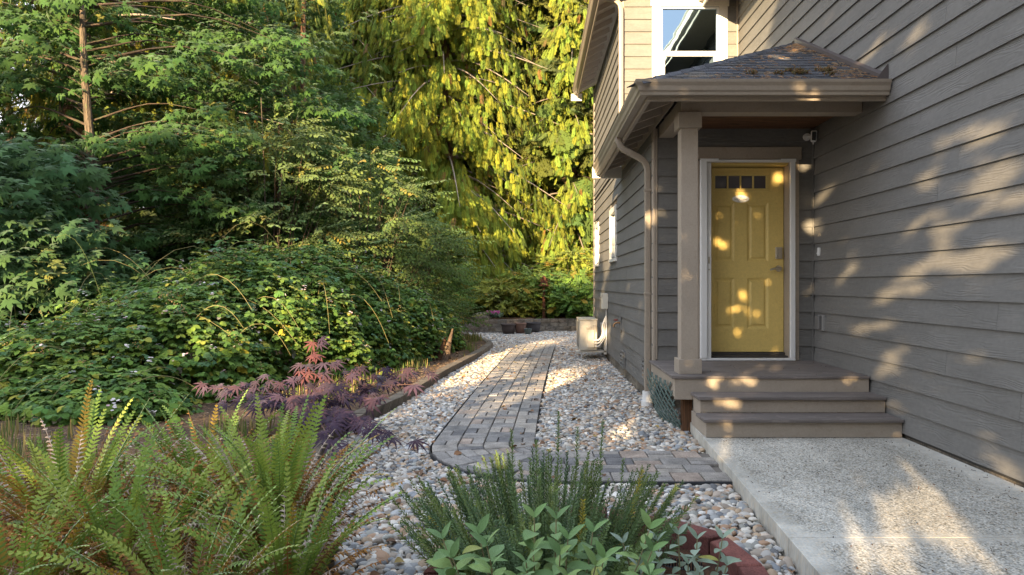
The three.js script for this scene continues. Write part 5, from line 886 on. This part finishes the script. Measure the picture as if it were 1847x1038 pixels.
// ------------------------------------------------------------------ plants close to the camera
const GREEN = [[.18, .295, .045], [.25, .36, .05], [.33, .40, .06]].map(c => new THREE.MeshPhysicalMaterial({ color: lin(...c), roughness: 1, transmission: 0.3, thickness: 0, side: THREE.DoubleSide }));
const BROWN = [[.36, .155, .04], [.45, .22, .06], [.24, .12, .05], [.56, .44, .36]].map(c => mat(lin(...c), 0.9, { side: THREE.DoubleSide }));
const GOLD = new THREE.MeshPhysicalMaterial({ color: lin(.38, .25, .03), roughness: 1, transmission: 0.3, thickness: 0, side: THREE.DoubleSide });
function frond(base, az, L, e0, e1, lp, dead, r) {
  const n = Math.round(L / 0.0195), pos = [], idx = [], dir = V(Math.cos(az), 0, Math.sin(az)); let p = base.clone(), pts = [p.clone()], T = [];
  const sway = (r() - 0.5) * 0.5;
  for (let i = 0; i < n; i++) { const t = i / n, e = lerp(e0, e1, Math.pow(t, 1.6)), a = az + sway * t * t, d = V(Math.cos(a) * Math.cos(e), Math.sin(e), Math.sin(a) * Math.cos(e)); T.push(d); p = p.clone().addScaledVector(d, L / n); pts.push(p); }
  const tw = (r() - 0.5) * 1.1;
  for (let i = Math.round(n * 0.13); i < n; i++) {
    const t = i / n, d = T[i], S0 = V(-Math.sin(az), 0, Math.cos(az)), N0 = S0.clone().cross(d).normalize(), S = S0.clone().applyAxisAngle(d, tw * (0.4 + t)), N = S.clone().cross(d).normalize();
    const l = lp * Math.min(1, 0.35 + t * 3.2) * Math.pow(1 - t, 0.55) * (0.9 + 0.2 * r()) * (dead ? 0.7 : 1) + 0.004; if (dead && r() < 0.15) continue;
    for (const s of [-1, 1]) {
      const c = dead ? 0.5 + 0.9 * r() : 0.12 + 0.16 * r(), D = S.clone().multiplyScalar(s).addScaledVector(d, 0.32 + 0.25 * t).addScaledVector(N, dead ? (r() - 0.5) * 0.9 : 0.16).normalize(), w = dead ? 0.004 : 0.0062, B = pts[i], m = B.clone().addScaledVector(D, l * 0.5), tip = B.clone().addScaledVector(D, l).addScaledVector(N, -c * l).addScaledVector(d, dead ? (r() - 0.3) * l * 0.5 : 0.1 * l), b = pos.length / 3, wv = d.clone().multiplyScalar(w), dn = N.clone().multiplyScalar(-c * l * 0.2);
      for (const q of [B.clone().addScaledVector(wv, -0.9), B.clone().addScaledVector(wv, 0.9), m.clone().add(dn).addScaledVector(wv, -1).addScaledVector(N, 0.002), m.clone().add(dn).add(wv).addScaledVector(N, 0.002), tip]) pos.push(q.x, q.y, q.z);
      idx.push(b, b + 1, b + 3, b, b + 3, b + 2, b + 2, b + 3, b + 4);
    }
  }
  const leafG = geoFrom(pos, idx).toNonIndexed(), rach = tube(pts.filter((_, i) => i % 4 === 0 || i === pts.length - 1), 0.0036, 0.001, 14, 4).toNonIndexed();
  return mergeGeometries([leafG, rach]);
}
function swordFern(label, x, Z, n, Lm, deadN, seed, y = null) {
  const r = RNG(seed), y0 = y ?? terrain(x, -Z), o = thing('sword_fern', label, 'fern', [x, y0, -Z]);
  for (let i = 0; i < n + deadN; i++) {
    const dead = i >= n, az = i * 2.39996 + r() * 0.5, k = r(), L = Lm * (0.72 + 0.36 * r()) * (dead ? 0.82 : 1), e0 = dead ? 0.85 + 0.65 * r() : 1.08 + 0.42 * r(), e1 = dead ? e0 - 0.4 - 2.1 * r() * r() : e0 - 0.25 - 1.0 * k;
    const b = V(x + Math.cos(az) * 0.07 * r(), y0, -Z + Math.sin(az) * 0.07 * r()), m = dead ? BROWN[Math.floor(r() * 4)] : r() < 0.1 ? GOLD : GREEN[Math.floor(r() * 3)];
    part('frond', frond(b, az, L, e0, e1, 0.05 * Lm / 0.9 + 0.006, dead, r), m, o);
  }
}
swordFern('large sword fern with upright green and dead brown fronds beside the gravel', -1.12, 2.98, 66, 0.82, 110, 501, -0.05);
swordFern('sword fern full of brown fronds at the left of the large one', -1.98, 2.95, 56, 0.82, 120, 502, -0.05);
swordFern('sword fern behind the brown one next to the bare soil', -1.62, 3.45, 46, 0.72, 50, 503, -0.03);
swordFern('low sword fern at the edge of the gravel', -0.92, 2.55, 46, 0.66, 40, 504, -0.06);
swordFern('brown sword fern squeezed between the two large ferns', -1.55, 2.62, 40, 0.72, 70, 507, -0.05);
swordFern('small sword fern at the foot of the large one', -1.18, 2.36, 44, 0.64, 56, 508, -0.06);
swordFern('sword fern beside the small one with curled brown fronds', -1.78, 2.35, 44, 0.66, 64, 509, -0.05);
swordFern('dark sword fern behind the stump and boulder', -2.35, 18.9, 40, 1.1, 10, 505);
swordFern('arching fern with brown fronds behind the stump', -1.8, 12.1, 40, 0.6, 26, 506);

// ------------------------------------------------------------------ purple Japanese maple sprawling over the edging
{
  const o = thing('purple_maple', 'low dark purple lace leaf maple sprawling over the timber edging', 'maple', [-1.95, 0, -5.9]), r = RNG(511);
  const geos = [0, 1, 2].map(i => lobedLeaf([0.42, 0.72, 0.95, 1, 0.9, 0.74, 0.4], 0.102 + 0.01 * i, 0.22, 1.85, 0.08));
  const PM = [[.042, .021, .044], [.054, .026, .052], [.033, .017, .033], [.058, .025, .043], [.13, .038, .042]].map(c => new THREE.MeshPhysicalMaterial({ color: lin(...c), roughness: 1, transmission: 0.22, thickness: 0, side: THREE.DoubleSide }));
  const bm = mat(lin(0.11, 0.06, 0.05), 0.85), root = V(-1.95, -0.02, -5.9);
  const tips = [[-2.72, .36, -5.75], [-2.5, .40, -5.55], [-2.25, .46, -5.7], [-1.85, .76, -5.85], [-1.65, .58, -5.8], [-2.0, .50, -5.9], [-1.45, .50, -6.05], [-1.15, .45, -6.2], [-.86, .43, -6.35], [-1.0, .36, -6.0], [-1.2, .28, -5.6], [-1.55, .40, -5.5], [-1.75, .33, -5.2], [-1.35, .20, -5.1], [-1.02, .14, -4.8], [-.84, .13, -4.7], [-1.3, .12, -4.55], [-2.1, .30, -5.25], [-1.6, .25, -5.0], [-2.35, .30, -5.4], [-1.05, .33, -6.35]];
  const spots = [];
  tips.forEach((tp, i) => {
    const e = V(...tp), mid = root.clone().lerp(e, 0.5).add(V(0, 0.14, 0)), cv = new THREE.CatmullRomCurve3([root, mid, e]); part('branch', tube([root, mid, e], 0.011, 0.002, 12, 5), bm, o);
    const n = 14; for (let k = 0; k < n; k++) { const t = 0.42 + 0.58 * (k + r()) / n, p = cv.getPointAt(t), q = cv.getTangentAt(t); spots.push([p.add(V((r() - 0.5) * 0.17, (r() - 0.4) * 0.07, (r() - 0.5) * 0.17)), q, i]); }
  });
  for (const [p, q, i] of spots) {
    const d = q.clone().setY(0).normalize().multiplyScalar(0.6).add(V((r() - 0.5) * 1.5, -0.35 - 0.3 * r(), (r() - 0.5) * 1.2 + 0.25)).normalize();
    const m = part('leaf', geos[Math.floor(r() * 3)], PM[i === 3 && r() < 0.5 ? 4 : Math.floor(r() * 4)], o); m.position.copy(p).sub(o.position); m.quaternion.setFromRotationMatrix(basis(d, V((r() - 0.5) * 0.7, 1, 0.5 + (r() - 0.5) * 0.6))); m.scale.setScalar(0.75 + 0.5 * r());
  }
}
// ------------------------------------------------------------------ rosemary
{
  const o = thing('rosemary_bush', 'rosemary bush with tall needled spires inside the red block ring', 'herb', [0.05, -0.03, -2.98]), r = RNG(521), C = V(0.05, -0.03, -2.98);
  const mats = [[.12, .195, .055], [.155, .23, .06], [.095, .165, .058], [.2, .26, .055]].map(c => new THREE.MeshPhysicalMaterial({ color: lin(...c), roughness: 1, transmission: 0.25, thickness: 0, side: THREE.DoubleSide })), gold = new THREE.MeshPhysicalMaterial({ color: lin(.42, .36, .03), roughness: 1, transmission: 0.3, thickness: 0, side: THREE.DoubleSide });
  const stem = (pts, L, m, len = 0.034) => {
    const cv = new THREE.CatmullRomCurve3(pts), n = Math.round(L / 0.0026), pos = [], idx = [];
    for (let i = Math.round(n * 0.12); i < n; i++) { const t = i / n, p = cv.getPointAt(t), T = cv.getTangentAt(t), a = i * 2.4 + r(), X = T.clone().cross(V(0.3, 0.1, 1)).normalize(), Y = X.clone().cross(T), R = X.multiplyScalar(Math.cos(a)).addScaledVector(Y, Math.sin(a)), D = R.clone().multiplyScalar(0.95).addScaledVector(T, 0.35 + 0.6 * t).normalize(), l = len * (0.7 + 0.5 * r()) * (1 - 0.5 * t * t), W = T.clone().cross(D).normalize().multiplyScalar(0.0036), b = pos.length / 3, m1 = p.clone().addScaledVector(D, l * 0.55), tip = p.clone().addScaledVector(D, l).add(V(0, -0.002, 0)); for (const q of [p, m1.clone().add(W), tip, m1.clone().sub(W)]) pos.push(q.x, q.y, q.z); idx.push(b, b + 1, b + 2, b, b + 2, b + 3); }
    part('stem', mergeGeometries([geoFrom(pos, idx).toNonIndexed(), tube(pts, 0.0026, 0.0012, 6, 4).toNonIndexed()]), m, o);
  };
  for (let i = 0; i < 284; i++) { const a = r() * 6.2832, q = Math.sqrt(r()), el = 1.42 - 0.75 * q, L = 0.30 + 0.17 * r(), b = C.clone().add(V(Math.cos(a) * q * 0.36, 0, Math.sin(a) * q * 0.28)), d = V(Math.cos(a) * Math.cos(el), Math.sin(el), Math.sin(a) * Math.cos(el)), e = b.clone().addScaledVector(d, L).add(V(0, 0.05, 0)); stem([b, b.clone().addScaledVector(d, L * 0.5), e.clone()], L, mats[Math.floor(r() * 4)]); }
  for (const [x, y, z] of [[-.10, .595, -2.95], [.005, .56, -2.9], [.10, .665, -2.98], [.185, .585, -3.05], [.29, .635, -2.98], [-.02, .50, -2.85], [.06, .49, -3.05], [.22, .47, -2.9], [.38, .46, -3.0], [-.20, .42, -2.9], [-.27, .40, -2.9], [-.33, .34, -2.95]]) { const b = C.clone().add(V((x - C.x) * 0.55, 0, (z - C.z) * 0.5)), e = V(x, y, z); stem([b, b.clone().lerp(e, 0.5).add(V((x - C.x) * 0.12, 0, 0.02)), e], b.distanceTo(e), mats[1], 0.036); }
  for (const [x, y, z] of [[.46, .42, -2.98], [-.42, .28, -2.8], [.19, .36, -2.75], [-.38, .22, -2.72]]) { const b = C.clone().add(V((x - C.x) * 0.6, 0.02, (z - C.z) * 0.5)), e = V(x, y, z); stem([b, b.clone().lerp(e, 0.5).add(V(0.02, 0, 0)), e], b.distanceTo(e), gold, 0.034); }
}
// ------------------------------------------------------------------ broad leaved herbs in front
function herb(name, label, C, spots, leafLen, leafW, colors, seed, fuzz) {
  const o = thing(name, label, 'herb', [C.x, C.y, C.z]), r = RNG(seed), geos = [0.9, 1, 1.1].map(k => { const n = 8, w = []; for (let i = 1; i < n; i++) { const t = i / n; w.push(leafW * k * Math.pow(Math.sin(Math.PI * Math.pow(t, 0.85)), 0.8)); } w.push(0.001); return blade(leafLen * k, w, 0.22, 0.22); });
  const mats = colors.map(c => new THREE.MeshPhysicalMaterial({ color: lin(...c), roughness: 0.75, transmission: 0.14, thickness: 0, side: THREE.DoubleSide, sheen: fuzz, sheenRoughness: 0.6, sheenColor: lin(0.8, 0.85, 0.8), bumpMap: rep(roughBump, 0.06, 0.06), bumpScale: 0.0012 })), sm = mat(lin(0.2, 0.17, 0.08), 0.8);
  for (const [x, y, z] of spots) {
    const e = V(x, y, z), b = V(lerp(C.x, x, 0.25), C.y, lerp(C.z, z, 0.25)), mid = b.clone().lerp(e, 0.55).add(V((x - C.x) * 0.15, 0.03, 0)), cv = new THREE.CatmullRomCurve3([b, mid, e]); part('stem', tube([b, mid, e], 0.0045, 0.0022, 8, 5), sm, o);
    for (let k = 0; k < 6; k++) { const t = 1 - k * 0.105, p = cv.getPointAt(Math.max(0.2, t)), T = cv.getTangentAt(Math.max(0.2, t)), a0 = k * 1.5708 + r() * 0.6; for (const s of [0, Math.PI]) { const a = a0 + s, d = V(Math.cos(a), 0, Math.sin(a)).multiplyScalar(k === 0 ? 0.55 : 0.95).addScaledVector(T, k === 0 ? 0.8 : 0.4 - 0.08 * k).normalize(); const m = part('leaf', geos[Math.floor(r() * 3)], mats[r() < 0.03 ? mats.length - 1 : Math.floor(r() * (mats.length - 1))], o); m.position.copy(p).sub(o.position); m.quaternion.setFromRotationMatrix(basis(d, V((r() - 0.5) * 0.6, 1, (r() - 0.5) * 0.6 + 0.25))); m.scale.setScalar(k === 0 ? 0.6 + 0.2 * r() : 0.8 + 0.4 * r()); } }
  }
}
herb('green_herb', 'broad leaved green herb in front of the rosemary', V(0.04, -0.04, -2.28), [[-0.321, 0.326, -2.426], [-0.196, 0.344, -2.426], [-0.003, 0.408, -2.404], [0.074, 0.392, -2.433], [0.202, 0.346, -2.437], [0.394, 0.37, -2.402], [-0.276, 0.302, -2.321], [-0.158, 0.354, -2.289], [-0.006, 0.335, -2.304], [0.11, 0.36, -2.329], [0.226, 0.315, -2.284], [0.389, 0.323, -2.322], [-0.267, 0.294, -2.177], [-0.14, 0.311, -2.205], [-0.028, 0.326, -2.22], [0.08, 0.349, -2.227], [0.192, 0.318, -2.213], [0.363, 0.288, -2.209], [-0.26, 0.242, -2.095], [-0.192, 0.288, -2.103], [-0.048, 0.315, -2.101], [0.101, 0.324, -2.114], [0.193, 0.264, -2.074], [0.369, 0.244, -2.1]], 0.092, 0.02, [[.15, .27, .07], [.20, .31, .075], [.125, .23, .065], [.30, .33, .06]], 531, 0.1);
herb('sage_plant', 'pale grey green sage beside the red edging blocks', V(0.50, -0.04, -2.42), [[0.321, 0.268, -2.547], [0.437, 0.294, -2.493], [0.524, 0.298, -2.549], [0.582, 0.298, -2.503], [0.675, 0.297, -2.513], [0.359, 0.228, -2.439], [0.422, 0.218, -2.427], [0.538, 0.23, -2.449], [0.568, 0.22, -2.403], [0.672, 0.227, -2.444], [0.369, 0.205, -2.338], [0.399, 0.183, -2.34], [0.521, 0.189, -2.348], [0.594, 0.195, -2.29], [0.657, 0.212, -2.304]], 0.07, 0.0135, [[.27, .35, .25], [.235, .32, .21], [.32, .40, .295], [.40, .38, .07]], 532, 0.4);

// ------------------------------------------------------------------ litter, weeds and flowers
{
  const r = RNG(541), list = [], stick = new THREE.CylinderGeometry(0.5, 0.35, 1, 4, 1); stick.rotateZ(Math.PI / 2);
  for (let i = 0; i < 9000; i++) { const Z = 3.2 + Math.pow(r(), 1.3) * 11, d = 0.1 + r() * 2.6, x = bedX(Z) - d, y = terrain(x, -Z) + 0.004; const L = 0.025 + 0.06 * r() * r() + (r() < 0.02 ? 0.15 : 0); const M4 = new THREE.Matrix4().compose(V(x, y, -Z), new THREE.Quaternion().setFromEuler(new THREE.Euler((r() - 0.5) * 0.2, r() * 6.28, (r() - 0.5) * 0.35)), V(L, 0.002 + 0.0015 * r(), 0.002 + 0.0015 * r())); const c = [[.38, .27, .17], [.28, .16, .09], [.46, .37, .26], [.20, .13, .08]][Math.floor(r() * 4)]; list.push([M4, lin(...c)]); }
  const o = copies('needle_litter', stick, mat(lin(1, 1, 1), 0.95), list, null); o.userData.label = 'dry needles and twigs scattered over the bare bank'; o.userData.category = 'litter';
  // needles, cones and moss on the entry roof
  const rl = []; for (let i = 0; i < 1500; i++) { const d = r() * 1.9, x = lerp(EX + d + 0.05, WX - 0.06, Math.sqrt(r())); const p = V(x, EY + 0.018 + SL * d, -(EZ + d)), dens = fbm(x * 0.31, d * 0.33, 12, 12, 3, 9); if (dens < 0.47 && r() < 0.85) continue; rl.push([new THREE.Matrix4().compose(p, new THREE.Quaternion().setFromEuler(new THREE.Euler(0.46, r() * 6.28, 0)), V(0.02 + 0.03 * r(), 0.004, 0.004)), lin(...[[.34, .19, .09], [.26, .13, .06], [.42, .28, .15]][Math.floor(r() * 3)])]); }
  for (let c = 0; c < 9; c++) { const d = 0.08 + 0.35 * r(), x = lerp(EX + 0.4 + d, WX - 0.3, r()); for (let k = 0; k < 26; k++) rl.push([new THREE.Matrix4().compose(V(x + (r() - 0.5) * 0.09, EY + 0.024 + SL * d + r() * 0.02, -(EZ + d + (r() - 0.5) * 0.06)), new THREE.Quaternion().setFromEuler(new THREE.Euler(r() * 6, r() * 6, r() * 6)), V(0.02 + 0.02 * r(), 0.009, 0.009)), lin(.09 + .1 * r(), .09, .03)]); }
  const ro = copies('roof_litter', stick, mat(lin(1, 1, 1), 0.95), rl, null); ro.userData.label = 'brown needles and moss tufts lying on the entry roof'; ro.userData.category = 'litter';
  // specks on the walkway
  const sl = []; for (let i = 0; i < 150; i++) { const Z = 2.9 + r() * 2.6, near = r() < 0.35, x = near ? 2.9 - Math.pow(r(), 2) * 0.5 : lerp(slabX(Z) + 0.05, 2.85, r()); sl.push([new THREE.Matrix4().compose(V(x, 0.004, -Z), new THREE.Quaternion().setFromEuler(new THREE.Euler(r(), r() * 6, r())), r() < 0.7 ? V(0.007, 0.006, 0.006) : V(0.03, 0.004, 0.004)), lin(...[[.03, .025, .022], [.08, .05, .03], [.13, .07, .04]][Math.floor(r() * 3)])]); }
  for (let i = 0; i < 60; i++) { const s = 1.2 + r() * 8, t = (r() - 0.5) * 0.78, [x, Z] = pathPoint(s, t); sl.push([new THREE.Matrix4().compose(V(x, -0.057, -Z), new THREE.Quaternion().setFromEuler(new THREE.Euler(r(), r() * 6, r())), V(0.008, 0.006, 0.006)), lin(.06, .045, .035)]); }
  for (let i = 0; i < 18; i++) sl.push([new THREE.Matrix4().compose(V(1.3 + 1.55 * r(), 0.424, -6.1 - 1.1 * r()), new THREE.Quaternion().setFromEuler(new THREE.Euler(r(), r() * 6, r())), V(0.014, 0.005, 0.005)), lin(.1, .07, .04)]);
  const so = copies('paving_litter', stick, mat(lin(1, 1, 1), 0.95), sl, null); so.userData.label = 'dark specks and twigs scattered on the paving'; so.userData.category = 'litter';
  // grass and weeds at the foot of the brambles
  const gl = [], gb = blade(1, [0.03, 0.032, 0.028, 0.02, 0.01], 0.3, 0.35); for (let i = 0; i < 5200; i++) { let x, Z; if (i < 2600) { x = -4.8 + r() * 2.6; Z = 4.0 + r() * 1.9; } else if (i < 4200) { Z = 6.6 + r() * 6; x = bedX(Z) - 0.35 - r() * 0.7; } else { Z = 11.5 + r() * 4.5; x = bedX(Z) - 0.12 - r() * 0.35; } if (x > bedX(Z) - 0.1 || fbm(x * 0.1 + 0.5, Z * 0.1 + 0.5, 14, 14, 3, 77) < 0.5) continue; const a = r() * 6.28, s = 0.06 + 0.12 * r(); gl.push([placed(V(x, terrain(x, -Z) - 0.005, -Z), basis(V(Math.cos(a) * 0.5, 1, Math.sin(a) * 0.5), V(Math.cos(a), 0, Math.sin(a))), V(s * 1.2, s, s)), vary(r() < 0.45 ? [.34, .27, .11] : [.12, .17, .035], r)]); }
  const go = copies('grass', gb, leafMat(0.3), gl, null); go.userData.label = 'thin dry grass at the foot of the brambles'; go.userData.category = 'grass';
}
{ // fallen leaves on the gravel and the bank
  const r = RNG(547), list = []; for (let i = 0; i < 420; i++) { const Z = 2.4 + Math.pow(r(), 1.2) * 14, bank = r() < 0.55, x = bank ? bedX(Z) - 0.1 - r() * 1.6 : lerp(bedX(Z) + 0.1, 1.15, r()); if (!bank && (!inGravel(x, Z))) continue; const y = bank ? terrain(x, -Z) + 0.012 : onPathFast(x, Z) ? -0.054 : -0.068, a = r() * 6.28; list.push([placed(V(x, y, -Z), basis(V(Math.cos(a), 0.1, Math.sin(a)), V((r() - 0.5) * 0.8, 1, (r() - 0.5) * 0.8)), 0.035 + 0.035 * r()), vary([[.30, .16, .06], [.22, .11, .05], [.40, .29, .10], [.16, .085, .045]][Math.floor(r() * 4)], r)]); }
  const o = copies('fallen_leaves', blade(1, [0.25, 0.42, 0.4, 0.25], 0.5, 0.3), mat(lin(1, 1, 1), 0.9, { side: THREE.DoubleSide }), list, null); o.userData.label = 'small brown leaves fallen on the gravel and the bank'; o.userData.category = 'litter';
}
{ // pink flowers on the wall
  const o = thing('pink_flowers', 'small clump of pink flowers on the low wall beside the boulder', 'flowers', [-1.15, 0.29, -19.1]), r = RNG(551), fl = [], lv = [];
  for (let i = 0; i < 90; i++) { const p = V(-1.15 + (r() - 0.5) * 0.34, 0.40 + r() * 0.09, -19.08 + (r() - 0.5) * 0.22); fl.push([placed(p, basis(V(r() - 0.5, 1, r() - 0.5), V(0, 0.4, 1)), 0.02 + 0.012 * r()), lin(0.6, 0.12 + 0.1 * r(), 0.36)]); }
  for (let i = 0; i < 130; i++) { const p = V(-1.12 + (r() - 0.5) * 0.42, 0.29 + r() * 0.11, -19.07 + (r() - 0.5) * 0.24); lv.push([placed(p, basis(V(r() - 0.5, 0.5, r() - 0.5), V(0, 1, 0.3)), 0.11), vary([.14, .2, .12], r)]); }
  copies('petals', new THREE.CircleGeometry(1, 6), leafMat(0.3), fl, o); copies('leaves', blade(1, [0.12, 0.2, 0.17, 0.09], 0.3, 0.2), LEAF, lv, o);
}

const GAPS = [[2.91, 1.59, -4.93, 0.07], [2.91, 1.58, -4.83, 0.05], [2.91, 1.37, -5.02, 0.07], [2.91, 1.41, -4.92, 0.07], [2.91, 1.40, -4.54, 0.09], [2.91, 1.36, -4.57, 0.06], [2.91, 1.49, -4.45, 0.05], [2.91, 1.26, -4.56, 0.06], [2.91, 1.89, -4.38, 0.09], [2.91, 1.92, -4.28, 0.08], [2.91, 1.98, -4.27, 0.06], [2.91, 1.89, -4.68, 0.04], [2.91, 1.93, -5.09, 0.05], [2.91, 1.72, -5.14, 0.04], [2.91, 2.15, -4.42, 0.06], [2.91, 2.25, -4.58, 0.04], [2.91, 2.23, -4.90, 0.05], [2.91, 2.12, -4.62, 0.04], [2.91, 1.71, -4.30, 0.06], [2.91, 1.17, -5.45, 0.06], [2.91, 1.26, -5.43, 0.04], [2.91, 1.07, -5.89, 0.05], [2.91, 1.22, -6.64, 0.04], [2.91, 1.24, -7.11, 0.04], [2.91, 1.49, -6.44, 0.03], [2.91, 2.09, -7.03, 0.09], [2.91, 2.13, -6.98, 0.06], [2.91, 1.87, -7.28, 0.08], [2.91, 1.78, -7.22, 0.06], [2.91, 0.10, -4.22, 0.06], [2.91, 0.51, -5.82, 0.04], [2.91, 0.65, -5.64, 0.04], [2.91, 0.25, -5.69, 0.04], [2.91, 0.86, -5.90, 0.04], [2.91, 0.84, -6.15, 0.03], [2.91, 3.20, -6.20, 0.06], [2.91, 3.26, -5.81, 0.05], [2.91, 3.12, -5.31, 0.05], [2.85, 2.44, -7.35, 0.05], [2.77, 2.28, -7.35, 0.03], [2.56, 2.35, -7.35, 0.07], [2.51, 2.39, -7.35, 0.05], [2.89, 1.82, -7.35, 0.06], [2.86, 1.12, -7.35, 0.05], [2.51, 0.56, -7.35, 0.04], [1.21, 1.88, -7.35, 0.05], [1.71, 0.37, -6.00, 0.04], [1.88, 0.35, -6.00, 0.04], [1.50, 0.40, -6.00, 0.04], [1.68, 0.19, -6.00, 0.03], [2.19, 0.42, -6.77, 0.04], [2.31, 0.42, -6.64, 0.04], [1.46, 0.00, -5.33, 0.04], [1.43, 0.00, -5.12, 0.03], [1.30, 0.00, -4.89, 0.02], [1.99, 0.00, -4.33, 0.03], [1.96, 0.00, -4.12, 0.04], [1.94, 0.00, -3.95, 0.04], [1.93, 0.00, -3.83, 0.06], [2.01, 0.00, -3.87, 0.06], [2.04, 0.00, -3.80, 0.06], [1.92, 0.00, -3.66, 0.05], [2.50, 0.00, -4.73, 0.02], [2.42, 0.00, -4.51, 0.03], [2.35, 0.00, -4.31, 0.03], [2.30, 0.00, -4.12, 0.04], [2.27, 0.00, -3.98, 0.04], [2.22, 0.00, -3.80, 0.03], [2.11, 0.00, -3.44, 0.04], [2.06, 0.00, -3.31, 0.04], [1.99, 0.00, -3.17, 0.03], [1.70, 0.00, -3.81, 0.02], [1.53, 0.00, -3.38, 0.04], [1.47, 0.00, -3.20, 0.04], [1.41, 0.00, -3.04, 0.04], [1.74, 0.00, -3.42, 0.03], [1.64, 0.00, -3.20, 0.04], [1.56, 0.00, -3.04, 0.03], [2.01, 0.00, -3.54, 0.03], [2.14, 2.82, -5.72, 0.05], [2.40, 3.42, -6.90, 0.07], [2.66, 3.58, -7.20, 0.06], [1.38, 1.28, -6.20, 0.03], [0.71, -0.08, -6.09, 0.07], [0.72, -0.08, -5.85, 0.05], [0.58, -0.08, -10.22, 0.09], [0.37, -0.08, -11.53, 0.10]];   // sunlit patches: place and half width in metres
// ------------------------------------------------------------------ trees behind the viewer that break up the low sun
{
  // u: across the sunlight, T: towards the sun; each tree stands where its shade falls in the photograph
  const at = (u, T) => [Math.cos(SUN_AZ) * u - Math.sin(SUN_AZ) * T, Math.sin(SUN_AZ) * u + Math.cos(SUN_AZ) * T];
  [[-14.5, 24, 11.4, 2.2, 72], [-11.2, 23, 10.2, 2.1, 62], [-8.2, 22, 9.0, 2.0, 48], [-5.6, 20, 8.2, 1.8, 32], [-3.2, 16, 6.6, 1.5, 20]].forEach(([u, T, h, w, sp], i) => {
    const [x, z] = at(u, T);
    broadleaf({ name: 'yard_tree', label: 'leafy tree standing across the yard behind the viewer', group: 'trees across the yard', seed: 601 + i, x, Z: -z, r: 0.16, cy: h * 0.5 + 0.3, ry: h * 0.5, rx: w, rz: 1.4, clumps: sp, twigs: 58, size: 1.1, flat: 1.1, cs: 0.4, wild: 1.4, shell: 0.1, face: 0.9, color: [.07, .12, .03], geo: G.maple });
  });
  // dense nearer trees; the openings in their crowns let through the patches of sun seen on the wall, porch and paving
  const R = V(Math.cos(SUN_AZ), 0, Math.sin(SUN_AZ)), U = SUN.clone().cross(R); if (U.y < 0) U.negate();
  const open = GAPS.map(([x, y, z, r]) => { const p = V(x, y, z); return [p.dot(R), p.dot(U), r]; }), r = RNG(650);
  const spray = (() => { const gs = []; for (let i = 0; i < 4; i++) { const a = i * 1.7; gs.push(on(mapleLeaf(0.11), V(0, 0, 0), V(Math.sin(a), Math.cos(a), 0.3 * (i % 2) - 0.15), V(0.2 * i - 0.3, 0.2, 1)).toNonIndexed()); } return merge(gs); })();
  [[-1.0, 6.2, 6.0, 1.55], [1.5, 5.8, 8.2, 1.65], [4.0, 6.2, 8.7, 1.75], [6.6, 6.8, 9.1, 1.9], [9.4, 7.0, 9.1, 1.9]].forEach(([u, T, h, w], i) => {
    const [x, z] = at(u, T), t = thing('yard_tree', 'dense leafy tree close behind the viewer', 'tree', [x, -0.2, z], 'dense trees close behind the viewer'), list = [];
    part('trunk', tube([[x, -0.2, z], [x + 0.05, h * 0.4, z], [x, h * 0.92, z]], 0.13, 0.03, 12, 9), BARK, t);
    const limbs = []; for (let k = 0; k < 26; k++) { const a = k * 2.4, y = 0.6 + (h - 1.2) * k / 26, L = w * 0.8; limbs.push(tube([[x, y, z], [x + Math.cos(a) * L * 0.5, y + 0.25, z + Math.sin(a) * L * 0.3], [x + Math.cos(a) * L, y + 0.35, z + Math.sin(a) * L * 0.6]], 0.03, 0.006, 6, 5)); }
    part('limbs', merge(limbs), BARK, t);
    const n = Math.round(2 * w * h * 350);
    for (let k = 0; k < n; k++) {
      const fy = Math.pow(r(), 0.92), lim = Math.sqrt(Math.max(0.03, 1 - Math.pow(Math.max(0, (fy - 0.62) / 0.38), 2.2))) * (0.9 + 0.25 * noise3(fy * 6, i * 9, 1)), du = (r() * 2 - 1) * w * lim, dt = (r() - 0.5) * 1.7 * lim, [px, pz] = at(u + du, T + dt), p = V(px, 0.05 + fy * h, pz), pu = p.dot(R), pw = p.dot(U);
      if (open.some(([a, b, q]) => Math.hypot(a - pu, (b - pw)) < q * 0.55 + 0.055)) continue;
      list.push([placed(p, basis(V(r() - 0.5, r() - 0.6, r() - 0.5), V(r() - 0.5, r() * 0.6, r() + 0.3)), 0.8 + 0.5 * r()), vary([.07, .12, .03], r)]);
    }
    copies('crown', spray, LEAF, list, t);
  });
}

renderer.render(scene, camera);
